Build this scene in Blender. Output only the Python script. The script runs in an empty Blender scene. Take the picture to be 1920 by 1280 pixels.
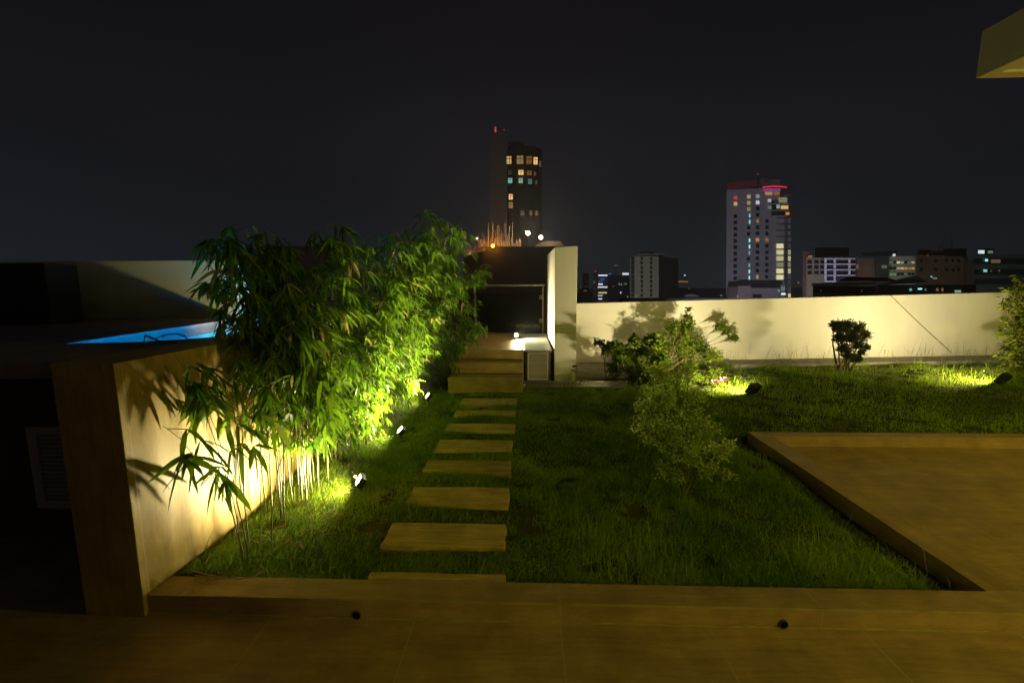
import bpy, bmesh, math, random
import numpy as np
from mathutils import Vector, Matrix
C = bpy.data.collections.new('roof_garden'); bpy.context.scene.collection.children.link(C)
sc = bpy.context.scene
R = math.radians
rnd = random.Random(7)

# ---------------------------------------------------------------- camera
CAMH, FPX = 1.6, 812.0
P_, Y_, RL = R(7.45), R(1.95), R(0.25)
cp, sp, cy, sy = math.cos(P_), math.sin(P_), math.cos(Y_), math.sin(Y_)
Fv = Vector((-sy*cp, cy*cp, -sp)); R0 = Vector((cy, sy, 0)); U0 = R0.cross(Fv)
Rv = R0*math.cos(RL) - U0*math.sin(RL); Uv = U0*math.cos(RL) + R0*math.sin(RL)
cd = bpy.data.cameras.new('camera'); cam = bpy.data.objects.new('camera', cd); C.objects.link(cam)
cd.sensor_width = 36; cd.lens = FPX/1920*36; cd.clip_start = 0.05; cd.clip_end = 6000
m = Matrix((Rv, Uv, -Fv)).transposed().to_4x4(); m.translation = (0, 0, CAMH)
cam.matrix_world = m
sc.camera = cam

def at(px, py, Y):
    """world point at depth Y seen at a photo pixel (1920 x 1280)"""
    d = Fv + Rv*((px-960)/FPX) - Uv*((py-640)/FPX)
    return Vector((0, 0, CAMH)) + d*(Y/d.y)
def atz(px, py, z):
    d = Fv + Rv*((px-960)/FPX) - Uv*((py-640)/FPX)
    return Vector((0, 0, CAMH)) + d*((z-CAMH)/d.z)

# ---------------------------------------------------------------- world (night sky over a lit city)
w = bpy.data.worlds.new('World'); sc.world = w; w.use_nodes = True
nt = w.node_tree; bg = nt.nodes['Background']
tc = nt.nodes.new('ShaderNodeTexCoord'); sx = nt.nodes.new('ShaderNodeSeparateXYZ'); rp = nt.nodes.new('ShaderNodeValToRGB')
nt.links.new(tc.outputs['Generated'], sx.inputs[0]); nt.links.new(sx.outputs['Z'], rp.inputs[0]); nt.links.new(rp.outputs[0], bg.inputs[0])
rp.color_ramp.elements[0].position = 0.0; rp.color_ramp.elements[0].color = (.0205, .0275, .0345, 1)
rp.color_ramp.elements[1].position = 0.62; rp.color_ramp.elements[1].color = (.0042, .0033, .0058, 1)
e = rp.color_ramp.elements.new(.22); e.color = (.0125, .0132, .0190, 1)
e = rp.color_ramp.elements.new(.42); e.color = (.0058, .0056, .0090, 1)
bg.inputs[1].default_value = 1.0
sc.view_settings.view_transform = 'Standard'; sc.view_settings.look = 'None'
sc.view_settings.exposure = 0; sc.view_settings.gamma = 1
sc.cycles.use_denoising = True
sc.cycles.max_bounces = 6; sc.cycles.transparent_max_bounces = 12
sc.cycles.sample_clamp_indirect = 4.0
sc.cycles.caustics_reflective = False; sc.cycles.caustics_refractive = False

# ---------------------------------------------------------------- lights of the place (lamps under the canopy, to the right of and behind the camera)
def lamp(name, kind, loc, energy, col, radius=.05, target=None, cone=None, blend=.5):
    l = bpy.data.lights.new(name, kind); l.energy = energy; l.color = col
    if hasattr(l, 'shadow_soft_size'): l.shadow_soft_size = radius
    if kind == 'SPOT': l.spot_size = R(cone or 90); l.spot_blend = blend
    o = bpy.data.objects.new(name, l); C.objects.link(o); o.location = loc
    if target is not None: o.rotation_euler = (Vector(target)-Vector(loc)).to_track_quat('-Z', 'Y').to_euler()
    return o
WARM = (1.0, .92, .14)
lamp('terrace_lamp', 'POINT', (3.5, -2.3, 2.3), 125, WARM, .30)
lamp('terrace_lamp', 'POINT', (8.4, 1.2, 2.45), 230, WARM, .22)

# ---------------------------------------------------------------- helpers
def tag(o, label=None, cat=None, group=None, kind=None):
    if label: o['label'] = label
    if cat: o['category'] = cat
    if group: o['group'] = group
    if kind: o['kind'] = kind
    return o
def thing(name, label, cat, loc=(0, 0, 0), group=None, rz=0):
    o = bpy.data.objects.new(name, None); C.objects.link(o); o.location = loc; o.rotation_euler = (0, 0, rz)
    o.empty_display_size = .1
    return tag(o, label, cat, group)
class MB:
    def __init__(s): s.v = []; s.f = []
    def add(s, vs, fs):
        n = len(s.v); s.v += [tuple(v) for v in vs]; s.f += [tuple(i+n for i in f) for f in fs]
    def box(s, a, b):
        x0, y0, z0 = a; x1, y1, z1 = b
        s.hexa([(x0,y0,z0),(x1,y0,z0),(x1,y1,z0),(x0,y1,z0),(x0,y0,z1),(x1,y0,z1),(x1,y1,z1),(x0,y1,z1)])
    def hexa(s, v):
        s.add(v, [(0,3,2,1),(4,5,6,7),(0,1,5,4),(1,2,6,5),(2,3,7,6),(3,0,4,7)])
    def tube(s, pts, rad, n=6, cap=True):
        pts = [Vector(p) for p in pts]; k = len(pts)
        if not isinstance(rad, (list, tuple)): rad = [rad]*k
        vs = []
        for i, p in enumerate(pts):
            d = (pts[min(i+1, k-1)]-pts[max(i-1, 0)])
            if d.length < 1e-9: d = Vector((0, 0, 1))
            d.normalize()
            a = d.cross(Vector((.13, .31, 1)) if abs(d.z) < .9 else Vector((1, .1, 0))).normalized(); b = d.cross(a)
            for j in range(n):
                t = 2*math.pi*j/n; vs.append(p + (a*math.cos(t)+b*math.sin(t))*rad[i])
        fs = [(i*n+j, i*n+(j+1) % n, (i+1)*n+(j+1) % n, (i+1)*n+j) for i in range(k-1) for j in range(n)]
        if cap: fs += [tuple(range(n))[::-1], tuple((k-1)*n+j for j in range(n))]
        s.add(vs, fs)
    def ngon(s, c, r, n, axis='y', depth=.01):
        # short cylinder along an axis
        d = {'x': Vector((1, 0, 0)), 'y': Vector((0, 1, 0)), 'z': Vector((0, 0, 1))}[axis]
        s.tube([Vector(c), Vector(c)+d*depth], r, n)
    def build(s, name, mat, parent=None, smooth=False, bevel=0):
        me = bpy.data.meshes.new(name); me.from_pydata(s.v, [], s.f); me.update()
        bm = bmesh.new(); bm.from_mesh(me); bmesh.ops.recalc_face_normals(bm, faces=bm.faces); bm.to_mesh(me); bm.free()
        o = bpy.data.objects.new(name, me); C.objects.link(o)
        if mat: me.materials.append(mat)
        if smooth: me.polygons.foreach_set('use_smooth', [True]*len(me.polygons))
        if bevel:
            b = o.modifiers.new('bevel', 'BEVEL'); b.width = bevel; b.segments = 2; b.limit_method = 'ANGLE'
        if parent is not None: o.parent = parent
        return o
def np_mesh(name, V, Fq, mat, parent=None, sizes=None, attr=None):
    """V (n,3); Fq: flat loop indices, sizes: verts per face"""
    me = bpy.data.meshes.new(name); V = np.asarray(V, np.float32)
    me.vertices.add(len(V)); me.vertices.foreach_set('co', V.ravel())
    Fq = np.asarray(Fq, np.int32).ravel(); me.loops.add(len(Fq)); me.loops.foreach_set('vertex_index', Fq)
    sizes = np.asarray(sizes, np.int32); st = np.concatenate([[0], np.cumsum(sizes)[:-1]]).astype(np.int32)
    me.polygons.add(len(sizes)); me.polygons.foreach_set('loop_start', st); me.polygons.foreach_set('loop_total', sizes)
    me.update(calc_edges=True)
    if attr is not None:
        a = me.attributes.new('tone', 'FLOAT', 'POINT'); a.data.foreach_set('value', np.asarray(attr, np.float32))
    if mat: me.materials.append(mat)
    o = bpy.data.objects.new(name, me); C.objects.link(o)
    if parent is not None: o.parent = parent
    return o

# ---------------------------------------------------------------- materials
def mat(name, col, rough=.8, spec=.3, metal=0, noise=None, bump=0, nscale=8, stretch=(1, 1, 1), emit=None, es=0):
    m = bpy.data.materials.new(name); m.use_nodes = True; t = m.node_tree; b = t.nodes['Principled BSDF']
    b.inputs['Base Color'].default_value = (*col, 1); b.inputs['Roughness'].default_value = rough
    b.inputs['Specular IOR Level'].default_value = spec; b.inputs['Metallic'].default_value = metal
    if noise:
        g = t.nodes.new('ShaderNodeNewGeometry'); mp = t.nodes.new('ShaderNodeMapping'); mp.inputs['Scale'].default_value = stretch
        n = t.nodes.new('ShaderNodeTexNoise'); n.inputs['Scale'].default_value = nscale; n.inputs['Detail'].default_value = 6
        r = t.nodes.new('ShaderNodeValToRGB'); r.color_ramp.elements[0].position = .32; r.color_ramp.elements[1].position = .68
        r.color_ramp.elements[0].color = (*noise, 1); r.color_ramp.elements[1].color = (*col, 1)
        t.links.new(g.outputs['Position'], mp.inputs[0]); t.links.new(mp.outputs[0], n.inputs[0]); t.links.new(n.outputs[0], r.inputs[0]); t.links.new(r.outputs[0], b.inputs['Base Color'])
        if bump:
            bp = t.nodes.new('ShaderNodeBump'); bp.inputs['Strength'].default_value = bump; bp.inputs['Distance'].default_value = .01
            t.links.new(n.outputs[0], bp.inputs['Height']); t.links.new(bp.outputs[0], b.inputs['Normal'])
    if emit: b.inputs['Emission Color'].default_value = (*emit, 1); b.inputs['Emission Strength'].default_value = es
    return m

def wood_tile(name, axis, base=(.48, .325, .135), dark=(.37, .235, .085), joints=(), rough=.45):
    """wood-look porcelain; grain runs along axis; joints = [(axis, start, pitch, halfwidth)]"""
    m = bpy.data.materials.new(name); m.use_nodes = True; t = m.node_tree; N = t.nodes; L = t.links; b = N['Principled BSDF']
    g = N.new('ShaderNodeNewGeometry'); sep = N.new('ShaderNodeSeparateXYZ'); L.new(g.outputs['Position'], sep.inputs[0])
    mp = N.new('ShaderNodeMapping'); s = [16, 16, 16]; s['xyz'.index(axis)] = 1.5; mp.inputs['Scale'].default_value = s
    L.new(g.outputs['Position'], mp.inputs[0])
    n1 = N.new('ShaderNodeTexNoise'); n1.inputs['Scale'].default_value = 1.6; n1.inputs['Detail'].default_value = 9; n1.inputs['Roughness'].default_value = .62; n1.inputs['Distortion'].default_value = .9
    L.new(mp.outputs[0], n1.inputs[0])
    n2 = N.new('ShaderNodeTexNoise'); n2.inputs['Scale'].default_value = 4.2; n2.inputs['Detail'].default_value = 9; n2.inputs['Roughness'].default_value = .65; L.new(g.outputs['Position'], n2.inputs[0])
    n3 = N.new('ShaderNodeTexNoise'); n3.inputs['Scale'].default_value = 12; n3.inputs['Detail'].default_value = 3; L.new(mp.outputs[0], n3.inputs[0])
    mx = N.new('ShaderNodeMath'); mx.operation = 'MULTIPLY_ADD'; L.new(n3.outputs[0], mx.inputs[0]); mx.inputs[1].default_value = .35; L.new(n1.outputs[0], mx.inputs[2])
    r = N.new('ShaderNodeValToRGB'); r.color_ramp.elements[0].position = .5; r.color_ramp.elements[1].position = .86
    r.color_ramp.elements[0].color = (*dark, 1); r.color_ramp.elements[1].color = (*base, 1); L.new(mx.outputs[0], r.inputs[0])
    hs = N.new('ShaderNodeHueSaturation'); L.new(r.outputs[0], hs.inputs['Color'])
    mv = N.new('ShaderNodeMapRange'); mv.inputs[1].default_value = .35; mv.inputs[2].default_value = .65; mv.inputs[3].default_value = .80; mv.inputs[4].default_value = 1.20
    L.new(n2.outputs[0], mv.inputs[0]); L.new(mv.outputs[0], hs.inputs['Value'])
    col = hs.outputs[0]; hgt = None
    for ax, st, pitch, hw in joints:
        a = N.new('ShaderNodeMath'); a.operation = 'SUBTRACT'; L.new(sep.outputs['XYZ'.index(ax.upper())], a.inputs[0]); a.inputs[1].default_value = st
        q = N.new('ShaderNodeMath'); q.operation = 'PINGPONG'; L.new(a.outputs[0], q.inputs[0]); q.inputs[1].default_value = pitch/2
        c = N.new('ShaderNodeMapRange'); L.new(q.outputs[0], c.inputs[0]); c.inputs[1].default_value = hw*.6; c.inputs[2].default_value = hw*1.4; c.inputs[3].default_value = 1; c.inputs[4].default_value = 0
        x = N.new('ShaderNodeMix'); x.data_type = 'RGBA'; L.new(c.outputs[0], x.inputs['Factor']); L.new(col, x.inputs['A']); x.inputs['B'].default_value = (.47, .36, .17, 1)
        col = x.outputs['Result']
    L.new(col, b.inputs['Base Color'])
    rr = N.new('ShaderNodeMapRange'); L.new(n2.outputs[0], rr.inputs[0]); rr.inputs[3].default_value = rough-.08; rr.inputs[4].default_value = rough+.25; L.new(rr.outputs[0], b.inputs['Roughness'])
    b.inputs['Specular IOR Level'].default_value = .3
    bp = N.new('ShaderNodeBump'); bp.inputs['Strength'].default_value = .18; bp.inputs['Distance'].default_value = .004; L.new(mx.outputs[0], bp.inputs['Height']); L.new(bp.outputs[0], b.inputs['Normal'])
    return m

def leaf_mat(name, c1, c2, trans=.4, rough=.45, spec=.35, dead=None):
    m = bpy.data.materials.new(name); m.use_nodes = True; t = m.node_tree; N = t.nodes; L = t.links
    b = N['Principled BSDF']; out = N['Material Output']
    at_ = N.new('ShaderNodeAttribute'); at_.attribute_name = 'tone'
    r = N.new('ShaderNodeValToRGB'); r.color_ramp.elements[0].color = (*c1, 1); r.color_ramp.elements[1].position = .93; r.color_ramp.elements[1].color = (*c2, 1)
    if dead: e = r.color_ramp.elements.new(1.0); e.color = (*dead, 1)
    L.new(at_.outputs['Fac'], r.inputs[0])
    L.new(r.outputs[0], b.inputs['Base Color']); b.inputs['Roughness'].default_value = rough; b.inputs['Specular IOR Level'].default_value = spec
    tr = N.new('ShaderNodeBsdfTranslucent'); hs = N.new('ShaderNodeHueSaturation'); hs.inputs["Value"].default_value = 1.6; L.new(r.outputs[0], hs.inputs['Color']); L.new(hs.outputs[0], tr.inputs[0])
    mx = N.new('ShaderNodeMixShader'); mx.inputs[0].default_value = trans; L.new(b.outputs[0], mx.inputs[1]); L.new(tr.outputs[0], mx.inputs[2]); L.new(mx.outputs[0], out.inputs[0])
    return m

M = {}
JX = ('x', .16, 1.22, .0035)
M['floor'] = wood_tile('wood_tile_floor', 'x', joints=[('x', .16, .70, .0035), ('y', 1.885, 1.2, .0035)])
M['curb'] = wood_tile('wood_tile_curb', 'x', joints=[('x', .16, 1.22, .003)])
M['curb_y'] = wood_tile('wood_tile_border', 'y', joints=[('y', 2.0, 1.2, .003)])
M['stone'] = wood_tile('wood_tile_slab', 'x', base=(.78, .56, .17), dark=(.46, .31, .09), rough=.65)
M['step'] = wood_tile('wood_tile_step', 'x', joints=[('x', .02, 1.2, .003)])
M['poolwall'] = wood_tile('wood_tile_wall', 'z', base=(.44, .31, .075), dark=(.31, .205, .045), joints=[('y', 1.9, 1.2, .0025)])
M['grout'] = mat('grout', (.50, .40, .19), .9, .2, noise=(.36, .26, .11), nscale=9)
M['paint'] = mat('cream_wall_paint', (.80, .74, .60), .8, .2, noise=(.72, .665, .53), nscale=2.2, stretch=(1, 1, .35))
M['paint_white'] = mat('white_wall_paint', (.78, .76, .68), .75, .25, noise=(.70, .68, .60), nscale=2)
M['concrete'] = mat('concrete', (.33, .30, .24), .9, .2, noise=(.20, .18, .14), nscale=7, bump=.4)
M['darkstone'] = mat('dark_stone', (.34, .26, .25), .7, .3, noise=(.24, .18, .18), nscale=6)
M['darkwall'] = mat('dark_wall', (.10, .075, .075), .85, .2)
M['soil'] = mat('soil', (.10, .095, .022), 1, .1, noise=(.045, .070, .010), nscale=9, bump=.8)
M['metal'] = mat('brushed_metal', (.55, .54, .50), .35, .5, metal=1)
M['black'] = mat('black_cast_metal', (.02, .018, .018), .5, .4)
M['louvre'] = mat('painted_louvre', (.50, .46, .34), .6, .3)
M['slabstone'] = mat('grey_stone_top', (.34, .36, .30), .35, .5, noise=(.26, .28, .23), nscale=5)
M['bamboo_leaf'] = leaf_mat('bamboo_leaf', (.028, .080, .004), (.17, .29, .012), .45, dead=(.42, .33, .10))
M['shrub_leaf'] = leaf_mat('shrub_leaf', (.050, .090, .006), (.22, .29, .018), .45)
M['fine_leaf'] = leaf_mat('fine_leaf', (.24, .32, .04), (.60, .68, .15), .5)
M['bright_leaf'] = leaf_mat('yellow_green_leaf', (.07, .11, .008), (.19, .22, .02), .4)
M['dark_leaf'] = leaf_mat('dark_glossy_leaf', (.016, .036, .006), (.036, .075, .012), .15)
M['grass'] = leaf_mat('grass_blade', (.09, .21, .010), (.42, .54, .028), .35, .6, .2, dead=(.50, .42, .16))
M['dry'] = leaf_mat('dry_grass', (.17, .15, .05), (.34, .29, .13), .2, .8, .1)
M['stem'] = mat('bamboo_cane', (.24, .21, .075), .55, .35, noise=(.12, .13, .035), nscale=14)
M['bark'] = mat('bark', (.16, .11, .05), .85, .2, noise=(.09, .06, .03), nscale=30)
M['flower_red'] = mat('red_petal', (.32, .02, .015), .6)
M['flower_pink'] = mat('pink_petal', (.50, .10, .20), .6)
def glow(name, col, s): return mat(name, (.02, .02, .02), 1, 0, emit=col, es=s)

# ---------------------------------------------------------------- terrace and lawn (the setting)
b = MB(); b.box((-12, -10, -.4), (14, 1.93, 0)); b.box((-12, 1.93, -.4), (-1.86, 2.6, 0)); b.box((2.26, 1.93, -.4), (14, 4.22, 0))
tag(b.build('terrace_floor', M['floor']), kind='structure')
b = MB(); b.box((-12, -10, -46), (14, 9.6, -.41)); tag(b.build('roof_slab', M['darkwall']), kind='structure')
def sstep(a, b_, x):
    t = np.clip((x-a)/(b_-a), 0, 1); return t*t*(3-2*t)
def ground_z(x, y):
    x = np.asarray(x, float); y = np.asarray(y, float)
    z = .045 + .02*np.sin(x*2.3+y*1.1)*np.cos(y*1.9-x*.7) + .012*np.sin(x*5.1-y*4.3)
    z += (.15*sstep(.8, 7.5, x)*sstep(4.2, 6.4, y))*(1-.75*sstep(6.9, 7.85, y)) + .012*np.maximum(x-3, 0)*sstep(6.9, 7.9, y)
    z += .06*np.exp(-((x-2.2)**2+(y-6.9)**2)/.8)
    z -= .05*np.exp(-((x-2.26)/.16)**2)*(y < 4.35)
    z += .05*np.exp(-((x+1.75)/.25)**2)
    return z
nx, ny = 150, 110
X, Yg = np.meshgrid(np.linspace(-1.86, 13.5, nx), np.linspace(2.03, 8.3, ny))
Z = ground_z(X, Yg); inside = (X > 2.27) & (Yg < 4.36); Z = np.where(inside, -.30, Z)
b = MB(); b.v = [tuple(p) for p in np.stack([X, Yg, Z], -1).reshape(-1, 3)]
b.f = [(j*nx+i, j*nx+i+1, (j+1)*nx+i+1, (j+1)*nx+i) for j in range(ny-1) for i in range(nx-1)]
tag(b.build('soil', M['soil'], smooth=True), kind='structure')
b = MB(); b.box((-.08, 6.80, -.1), (14, 7.02, .05)); b.box((.80, 7.02, -.1), (1.7, 8.5, .085))
b.build('path', M['concrete']).__setitem__('kind', 'structure')
# far city ground
b = MB(); b.box((-2500, -300, -47), (3500, 5000, -46)); tag(b.build('ground', mat('city_ground', (.03, .03, .03), 1, .1)), kind='structure')

b = MB(); b.box((.95, -6, 0), (1.12, -.12, 3.0)); b.box((-9, -6, 0), (.949, -5.8, 3.0)); tag(b.build('shade_wall', M['paint']), 'unseen wall behind the viewpoint, added to shade the left of the terrace', 'wall')  # unseen wall, placed to block the terrace lamp from the left side
# curbs
def grout_strip(name, parent, a, c): g = MB(); g.box(a, c); g.build(name, M['grout'], parent)
t = thing('curb', 'long wood-look tiled curb with two weep holes in front of the lawn', 'curb', (0, 1.9, 0))
t.location = (0, 0, 0)
b = MB(); b.box((-1.862, 1.885, 0), (14, 2.03, .098)); b.build('curb_body', M['curb'], t, bevel=.003)
g = MB(); g.box((-1.855, 1.878, .0), (14, 1.8845, .007)); g.box((-1.85, 1.8835, .0905), (14, 1.8895, .1003)); g.build('grout_line', M['grout'], t)
for px, py in ((670, 1149), (1468, 1163)):
    p = at(px, py, 1.885)
    d = MB(); d.tube([(p.x, 1.876, .022), (p.x, 1.89, .022)], .019, 16); d.build('weep_hole', mat('hole_black', (.004, .003, .003), 1, 0), t)
    d = MB(); n = 18
    for k in range(n):
        a0, a1 = 2*math.pi*k/n, 2*math.pi*(k+1)/n
        q = [(p.x+rr*math.cos(a), yy, .022+rr*math.sin(a)) for a in (a0, a1) for rr, yy in ((.018, 1.873), (.021, 1.873), (.021, 1.884), (.018, 1.884))]
        d.hexa([q[0], q[4], q[5], q[1], q[3], q[7], q[6], q[2]])
    d.build('hole_rim', mat('dull_pipe', (.12, .09, .06), .5), t)
t = thing('deck_border', 'raised wood-look tiled border between lawn and sunken tiled floor', 'border', (2.26, 2.03, 0)); t.location = (0, 0, 0)
b = MB(); b.box((2.262, 2.031, -.05), (2.44, 4.222, .0978)); b.build('side_border', M['curb_y'], t, bevel=.003)
b = MB(); b.box((2.262, 4.2225, -.05), (14, 4.36, .098)); b.build('back_border', M['curb'], t, bevel=.003)
g = MB(); g.box((2.44, 4.2165, .0005), (14, 4.222, .006)); g.box((2.44, 4.2205, .0915), (14, 4.2265, .1002)); g.build('grout_line', M['grout'], t)

# stepping slabs
srow = [(675, 945, 1068, 1100), (708, 946, 977, 1018), (768, 953, 909, 941), (800, 957, 860, 881), (818, 960, 821, 838), (829, 965, 791, 804), (845, 966, 766, 777), (855, 969, 744, 755.5)]
ordn = ['first', 'second', 'third', 'fourth', 'fifth', 'sixth', 'seventh', 'eighth']
for i, (xl, xr, y0, y1) in enumerate(srow):
    pa, pb = atz(xl, y1, .1), atz(xr, y1, .1); yb = atz(900, y0, .1).y
    x0, x1, ya = (-.86 if i else pa.x), pb.x, (pa.y+pb.y)/2
    if i == 0: ya = 2.032
    m2 = MB(); r2 = random.Random(i)
    # slab with slightly chipped, uneven outline
    top = []
    for (ax, ay, bx_, by) in ((x0, ya, x1, ya), (x1, ya, x1, yb), (x1, yb, x0, yb), (x0, yb, x0, ya)):
        for k in range(5):
            f_ = k/5; top.append((ax+(bx_-ax)*f_+r2.uniform(-.006, .006), ay+(by-ay)*f_+r2.uniform(-.005, .005)))
    n = len(top); tl = r2.uniform(-.004, .004)
    m2.add([(x, y, .0) for x, y in top]+[(x, y, .082+tl+.0015*math.sin(x*9)) for x, y in top], [tuple(range(n))[::-1], tuple(range(n, 2*n))]+[(k, (k+1) % n, n+(k+1) % n, n+k) for k in range(n)])
    o = m2.build('stepping_stone', M['stone'], bevel=.004)
    tag(o, (f'wood-look stepping slab in the grass, {ordn[i]} from the front curb' if i else 'nearest wood-look slab, butted against the front curb'), 'stepping stone', 'stepping slabs leading to the steps')

# steps and landing
t = thing('steps', 'three wood-look tiled steps up to the landing by the glass railing', 'steps', (0, 0, 0))
for k, (ya, yb, z) in enumerate(((6.17, 6.465, .26), (6.47, 6.765, .42), (6.77, 9.15, .58))):
    b = MB(); b.box((-1.15, ya, 0), (-.052, yb, z)); b.build('step' if k < 2 else 'landing', M['step'], t, bevel=.0025)
    if k < 2: b = MB(); b.box((-1.15, yb-.03, z), (-.055, yb-.002, z+.006)); b.build('grout_line', mat('dark_grout', (.09, .06, .03), 1), t)
g = MB()
for k in range(76):
    x = -1.14+k*.0215
    if x < .44: g.box((x, 8.62, .583), (x+.011, 8.86, .592))
g.box((-1.14, 8.60, .582), (.44, 8.62, .594)); g.box((-1.14, 8.86, .582), (.44, 8.88, .594))
tag(g.build('drain_grate', M['metal']), 'slotted drain grate on the landing below the glass railing', 'drain grate', 'drain grates')
g = MB()
for k in range(100):
    x = -.05+k*.021; g.hexa([(x, 6.44, .052), (x+.010, 6.44, .052), (x+.040, 6.78, .052), (x+.030, 6.78, .052), (x, 6.44, .072), (x+.010, 6.44, .072), (x+.040, 6.78, .072), (x+.030, 6.78, .072)])
g.box((-.06, 6.42, .05), (2.1, 6.44, .075)); g.box((-.06, 6.78, .05), (2.1, 6.80, .075))
tag(g.build('drain_grate', M['metal']), 'slotted drain grate in the lawn before the louvred cabinet', 'drain grate', 'drain grates')

# louvred cabinet beside the steps
t = thing('cabinet', 'louvred utility cabinet with stone top beside the steps', 'cabinet', (0, 0, 0))
b = MB(); b.box((-.045, 6.72, .555), (.395, 8.60, .585)); b.build('cabinet_top', M['slabstone'], t, bevel=.005)
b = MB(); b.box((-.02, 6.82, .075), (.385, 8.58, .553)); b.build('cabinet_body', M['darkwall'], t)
b = MB(); a0, a1, c0, c1 = .015, .345, .085, .535; yy = 6.795
for (p, q) in (((a0, c0), (a1, c0+.02)), ((a0, c1-.02), (a1, c1)), ((a0, c0+.02), (a0+.02, c1-.02)), ((a1-.02, c0+.02), (a1, c1-.02))): b.box((p[0], yy, p[1]), (q[0], yy+.022, q[1]))
fr = b.build('louvre_frame', M['louvre'], t)
b = MB()
for k in range(14):
    z = c0+.028+k*.029; b.hexa([(a0+.02, yy+.002, z), (a1-.02, yy+.002, z), (a1-.02, yy+.02, z+.012), (a0+.02, yy+.02, z+.012), (a0+.02, yy+.002, z+.011), (a1-.02, yy+.002, z+.011), (a1-.02, yy+.02, z+.017), (a0+.02, yy+.02, z+.017)])
b.build('louvre_slats', M['louvre'], fr)

# tall white wall stub and the long parapet
b = MB(); nl, nr = at(1040.5, 463.3, 6.88), at(1076.8, 461.2, 6.88)
xl, xr, xf = .445, .79, .415
b.hexa([(xl, 6.88, -.2), (xr, 6.88, -.2), (xr, 9.0, -.2), (xf, 9.0, -.2), (xl, 6.88, nl.z), (xr, 6.88, nr.z), (xr, 9.0, nr.z+.01), (xf, 9.0, nl.z+.02)])
tag(b.build('white_wall', M['paint'], bevel=.004), 'tall narrow white rendered wall end to the right of the steps', 'wall')
t = thing('parapet_wall', 'long cream rendered parapet wall behind the lawn on the right', 'wall', (0, 0, 0))
b = MB(); A, B_ = at(1078, 569, 8.4), at(1920, 547, 8.4); k = (B_.z-A.z)/(B_.x-A.x); z0, z1 = A.z+k*(.79-A.x), A.z+k*(14-A.x)
b.hexa([(.792, 8.4, -.2), (14, 8.4, -.2), (14, 8.6, -.2), (.792, 8.6, -.2), (.792, 8.4, z0), (14, 8.4, z1), (14, 8.6, z1), (.792, 8.6, z0)])
b.build('wall', M['paint'], t, bevel=.006)
b = MB(); b.hexa([(1.7, 7.95, -.1), (14, 7.95, -.1), (14, 8.398, -.1), (1.7, 8.398, -.1), (1.7, 7.95, .088), (14, 7.95, .33), (14, 8.398, .345), (1.7, 8.398, .10)])
b.build('plinth', M['concrete'], t)
# cable slung down the face of the parapet
b = MB(); p0, p1 = at(1673, 556, 8.36), at(1784, 660, 8.28)
b.tube([p0+Vector((0, .05, .01)), p0, p0.lerp(p1, .35)+Vector((0, 0, -.012)), p0.lerp(p1, .7)+Vector((0, 0, -.012)), p1], .0042, 5)
tag(b.build('cable', mat('cable_grey', (.30, .27, .18), .7)), 'thin cable hanging diagonally down the face of the parapet wall', 'cable')

# glass railing
t = thing('glass_railing', 'clear glass railing with a steel handrail behind the landing', 'railing', (0, 0, 0))
gl = bpy.data.materials.new('railing_glass'); gl.use_nodes = True; N = gl.node_tree.nodes; N.remove(N['Principled BSDF'])
tr = N.new('ShaderNodeBsdfTransparent'); tr.inputs[0].default_value = (.60, .66, .60, 1); gs = N.new('ShaderNodeBsdfGlossy'); gs.inputs['Roughness'].default_value = .06; lw = N.new('ShaderNodeFresnel'); lw.inputs[0].default_value = 1.45
mx = N.new('ShaderNodeMixShader'); gl.node_tree.links.new(lw.outputs[0], mx.inputs[0]); gl.node_tree.links.new(tr.outputs[0], mx.inputs[1]); gl.node_tree.links.new(gs.outputs[0], mx.inputs[2]); gl.node_tree.links.new(mx.outputs[0], N['Material Output'].inputs[0])
YG = 9.3; zt = at(960, 534, YG).z; xr_ = at(1022, 560, YG).x; xpost = at(1018, 560, YG).x
b = MB(); b.box((-2.6, YG-.03, zt-.032), (xr_, YG+.03, zt+.012)); b.build('handrail', M['metal'], t, bevel=.006)
b = MB(); b.box((xpost-.012, YG-.02, .5), (xpost+.012, YG+.02, zt-.033)); b.build('post', M['metal'], t)
b = MB(); b.box((-1.1-.012, YG-.02, .5), (-1.1+.012, YG+.02, zt-.033)); b.build('post', M['metal'], t)
zg = at(960, 549, YG).z; zb = at(960, 622, YG).z
for xa, xb in ((-1.06, xpost-.035), (-2.55, -1.14)):
    b = MB(); b.box((xa, YG-.006, zb), (xb, YG+.006, zg)); b.build('glass_pane', gl, t)
for py in (557, 601):
    z = at(1013, py, YG).z; b = MB(); b.box((xpost-.085, YG-.035, z-.045), (xpost-.013, YG-.008, z+.045)); cl = b.build('clamp', mat('clamp_white', (.7, .66, .5), .4), t, bevel=.006)
    for dz in (-.022, .022): b = MB(); b.ngon((xpost-.05, YG-.038, z+dz), .008, 10, 'y', .006); b.build('bolt', M['black'], cl)

# canopy corner overhead on the right
t = thing('canopy', 'cream roof slab corner with a lit underside, overhead at the right', 'canopy', (0, 0, 0))
cz = 3.0; cc = atz(1830, 147, cz); top = at(1836, 59, cc.y)
b = MB(); b.box((cc.x, -4, cz+.03), (cc.x+7, cc.y, top.z)); b.build('fascia', M['paint'], t, bevel=.004)
b = MB(); b.box((cc.x+.09, -4, cz+.014), (cc.x+7, cc.y-.09, cz+.031)); b.build('soffit', M['paint_white'], t)
b = MB(); b.box((cc.x, -4, cz), (cc.x+.085, cc.y, cz+.0295)); b.box((cc.x+.0855, cc.y-.085, cz), (cc.x+7, cc.y, cz+.0295)); b.build('drip_edge', M['paint'], t)

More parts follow.
